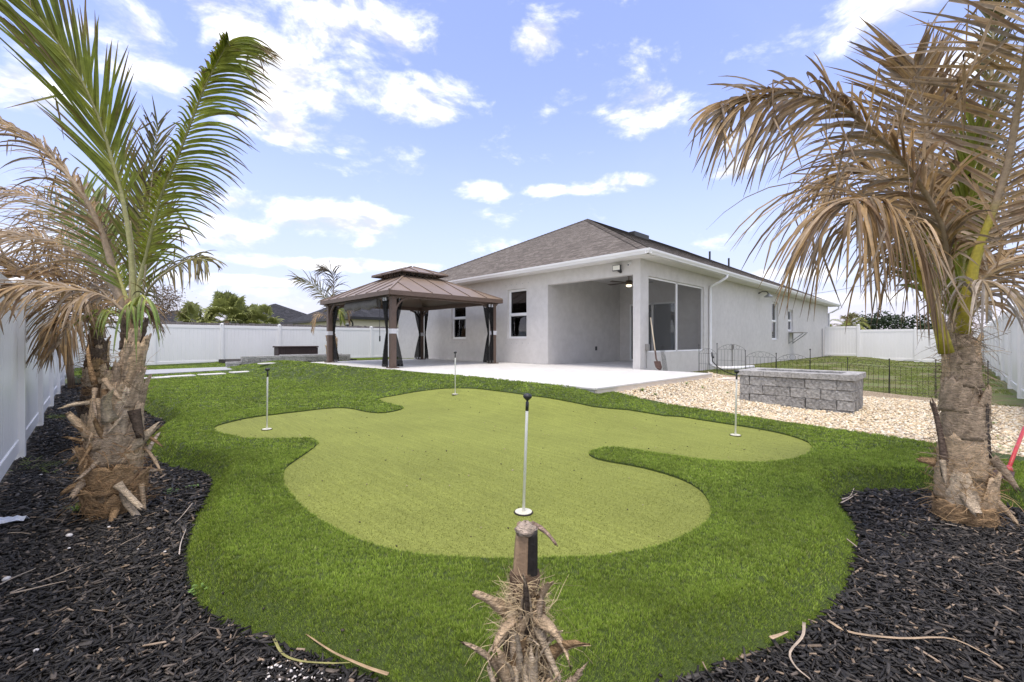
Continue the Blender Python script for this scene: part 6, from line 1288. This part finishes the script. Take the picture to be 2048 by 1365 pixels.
# weeds
def weed(x, y, kind, size, seed, label, z=None, name='weed'):
    r_ = random.Random(seed); z = MULCH_Z + .02 if z is None else z; V, Fc, C = [], [], []; P = Vector((x, y, z))
    if kind == 'grass':
        for _ in range(34):
            a = r_.uniform(0, 6.28); d = Vector((math.cos(a), math.sin(a), 0)); l = size * r_.uniform(.6, 1.2); sp = r_.uniform(.3, 1.1); i0 = len(V); c = np.array((.16, .27, .04)) * r_.uniform(.7, 1.5); s = Vector((-d.y, d.x, 0))
            for j in range(5): u = j / 4; q = P + d * (l * sp * u * .8) + Vector((0, 0, l * (u - .75 * sp * u * u))); hw_ = .0035 * (1 - u * .9); V += [q - s * hw_, q + s * hw_]; C += [c * (.7 + .6 * u)] * 2; Fc += [(i0 + 2 * j - 2, i0 + 2 * j - 1, i0 + 2 * j + 1, i0 + 2 * j)] if j else []
    elif kind == 'runner':
        for _ in range(12):
            a = r_.uniform(-.5, .7); d = Vector((.7185, -.6954, 0)) * math.cos(a) * r_.choice((1, 1, -.5)) + Vector((.6954, .7185, 0)) * math.sin(a); q = P + Vector((r_.uniform(-.1, .1), r_.uniform(-.1, .1), 0)); nst = 12
            for j in range(nst):
                q2 = q + d * (size / nst) + Vector((0, 0, .02 * math.sin(j * .8) * r_.random())); s = d.cross(Vector((0, 0, 1))).normalized() * .002; i0 = len(V); V += [q - s, q + s, q2 + s, q2 - s]; c = np.array((.22, .27, .09)) * r_.uniform(.7, 1.3); C += [c] * 4; Fc.append((i0, i0 + 1, i0 + 2, i0 + 3))
                b = (d * .7 + s.normalized() * r_.choice((-1, 1)) + Vector((0, 0, r_.uniform(.3, 1)))).normalized(); l = r_.uniform(.03, .07); w = b.cross(d).normalized() * .003; i0 = len(V); V += [q2 - w, q2 + w, q2 + b * l + w * .3, q2 + b * l - w * .3]; C += [c * 1.1] * 4; Fc.append((i0, i0 + 1, i0 + 2, i0 + 3)); q = q2
    else:
        for _ in range(14):
            a = r_.uniform(0, 6.28); d = Vector((math.cos(a), math.sin(a), 0)); q = P + d * size * r_.uniform(.1, 1) + Vector((0, 0, size * r_.uniform(.1, .6))); c = np.array((.17, .28, .06)) * r_.uniform(.8, 1.5); i0 = len(V); V += [P, P + d * .002, q]; C += [c * .8] * 3; Fc.append((i0, i0 + 1, i0 + 2, i0 + 2))
            for m_ in range(3):
                b = a + (m_ - 1) * 1.3; l = size * r_.uniform(.22, .34); e = Vector((math.cos(b), math.sin(b), r_.uniform(0, .5))).normalized(); w = Vector((-e.y, e.x, 0)) * l * .36; i0 = len(V); V += [q, q + e * l * .5 + w, q + e * l, q + e * l * .5 - w]; C += [c] * 4; Fc.append((i0, i0 + 1, i0 + 2, i0 + 3))
        Fc = [f if len(f) == 4 else f for f in Fc]
    o = obj(name, mesh_np(name, np.array([tuple(v) for v in V]), np.array(Fc), np.array([tuple(c) for c in C])), M['blade']); return tag(o, label, 'weed', 'weeds in beds and gravel')
WEEDS=[
 (-0.078,4.462,'grass',0.11,1,'bright green grass tuft at the foot of the left front palm'),
 (-0.427,6.311,'runner',0.5,2,'creeping grass runner at the foot of the left fence'),
 (-0.591,8.731,'grass',0.14,8,'thin grass tuft between the fence posts on the left'),
 (0.370,2.635,'clover',0.05,3,'round-leaved clover sprig at the left turf edge'),
 (0.048,4.432,'clover',0.05,4,'small leafy weed right of the grass tuft by the palm'),
 (0.301,4.399,'clover',0.04,5,'leafy weed at the right of the left palm base'),
 (0.476,4.462,'clover',0.06,6,'leafy weed patch in the mulch bay by the turf'),
 (0.613,4.497,'clover',0.05,7,'leafy weed at the end of the mulch bay'),
 (3.703,0.249,'clover',0.025,9,'tiny seedling in the right mulch'),
 (3.468,0.176,'clover',0.025,10,'second tiny seedling lower in the right mulch'),
 (3.956,0.115,'clover',0.025,11,'tiny seedling nearest the right palm base'),
 (1.311,0.923,'clover',0.03,12,'pale seedlings right of the stump'),
 (-0.475,10.224,'runner',0.25,13,'short grass runner by the third fence post'),
 (6.823,3.819,'grass',0.12,14,'brown weed tuft in gravel by the patio step',0.245),
 (8.507,3.801,'grass',0.12,15,'weed tuft in gravel at the middle of the patio step',0.240),
 (6.846,3.600,'grass',0.09,16,'small weed in gravel near the turf point',0.185),
 (8.651,3.545,'grass',0.1,17,'pale weed in gravel left of the right pin',0.170),
 (8.624,3.068,'grass',0.08,18,'weed in gravel beside the planter corner',0.115),
 (6.390,-0.301,'clover',0.09,19,'leafy weed in gravel by the right frame edge',0.029),
 (7.110,-0.328,'clover',0.07,20,'upper leafy weed in gravel by the right edge',0.030),
 (8.353,-0.278,'clover',0.06,21,'small weed in gravel behind the right palm',0.030),
 (8.538,0.310,'clover',0.05,22,'small weed in gravel left of the right palm',0.030),
]

for q in WEEDS: weed(*q)
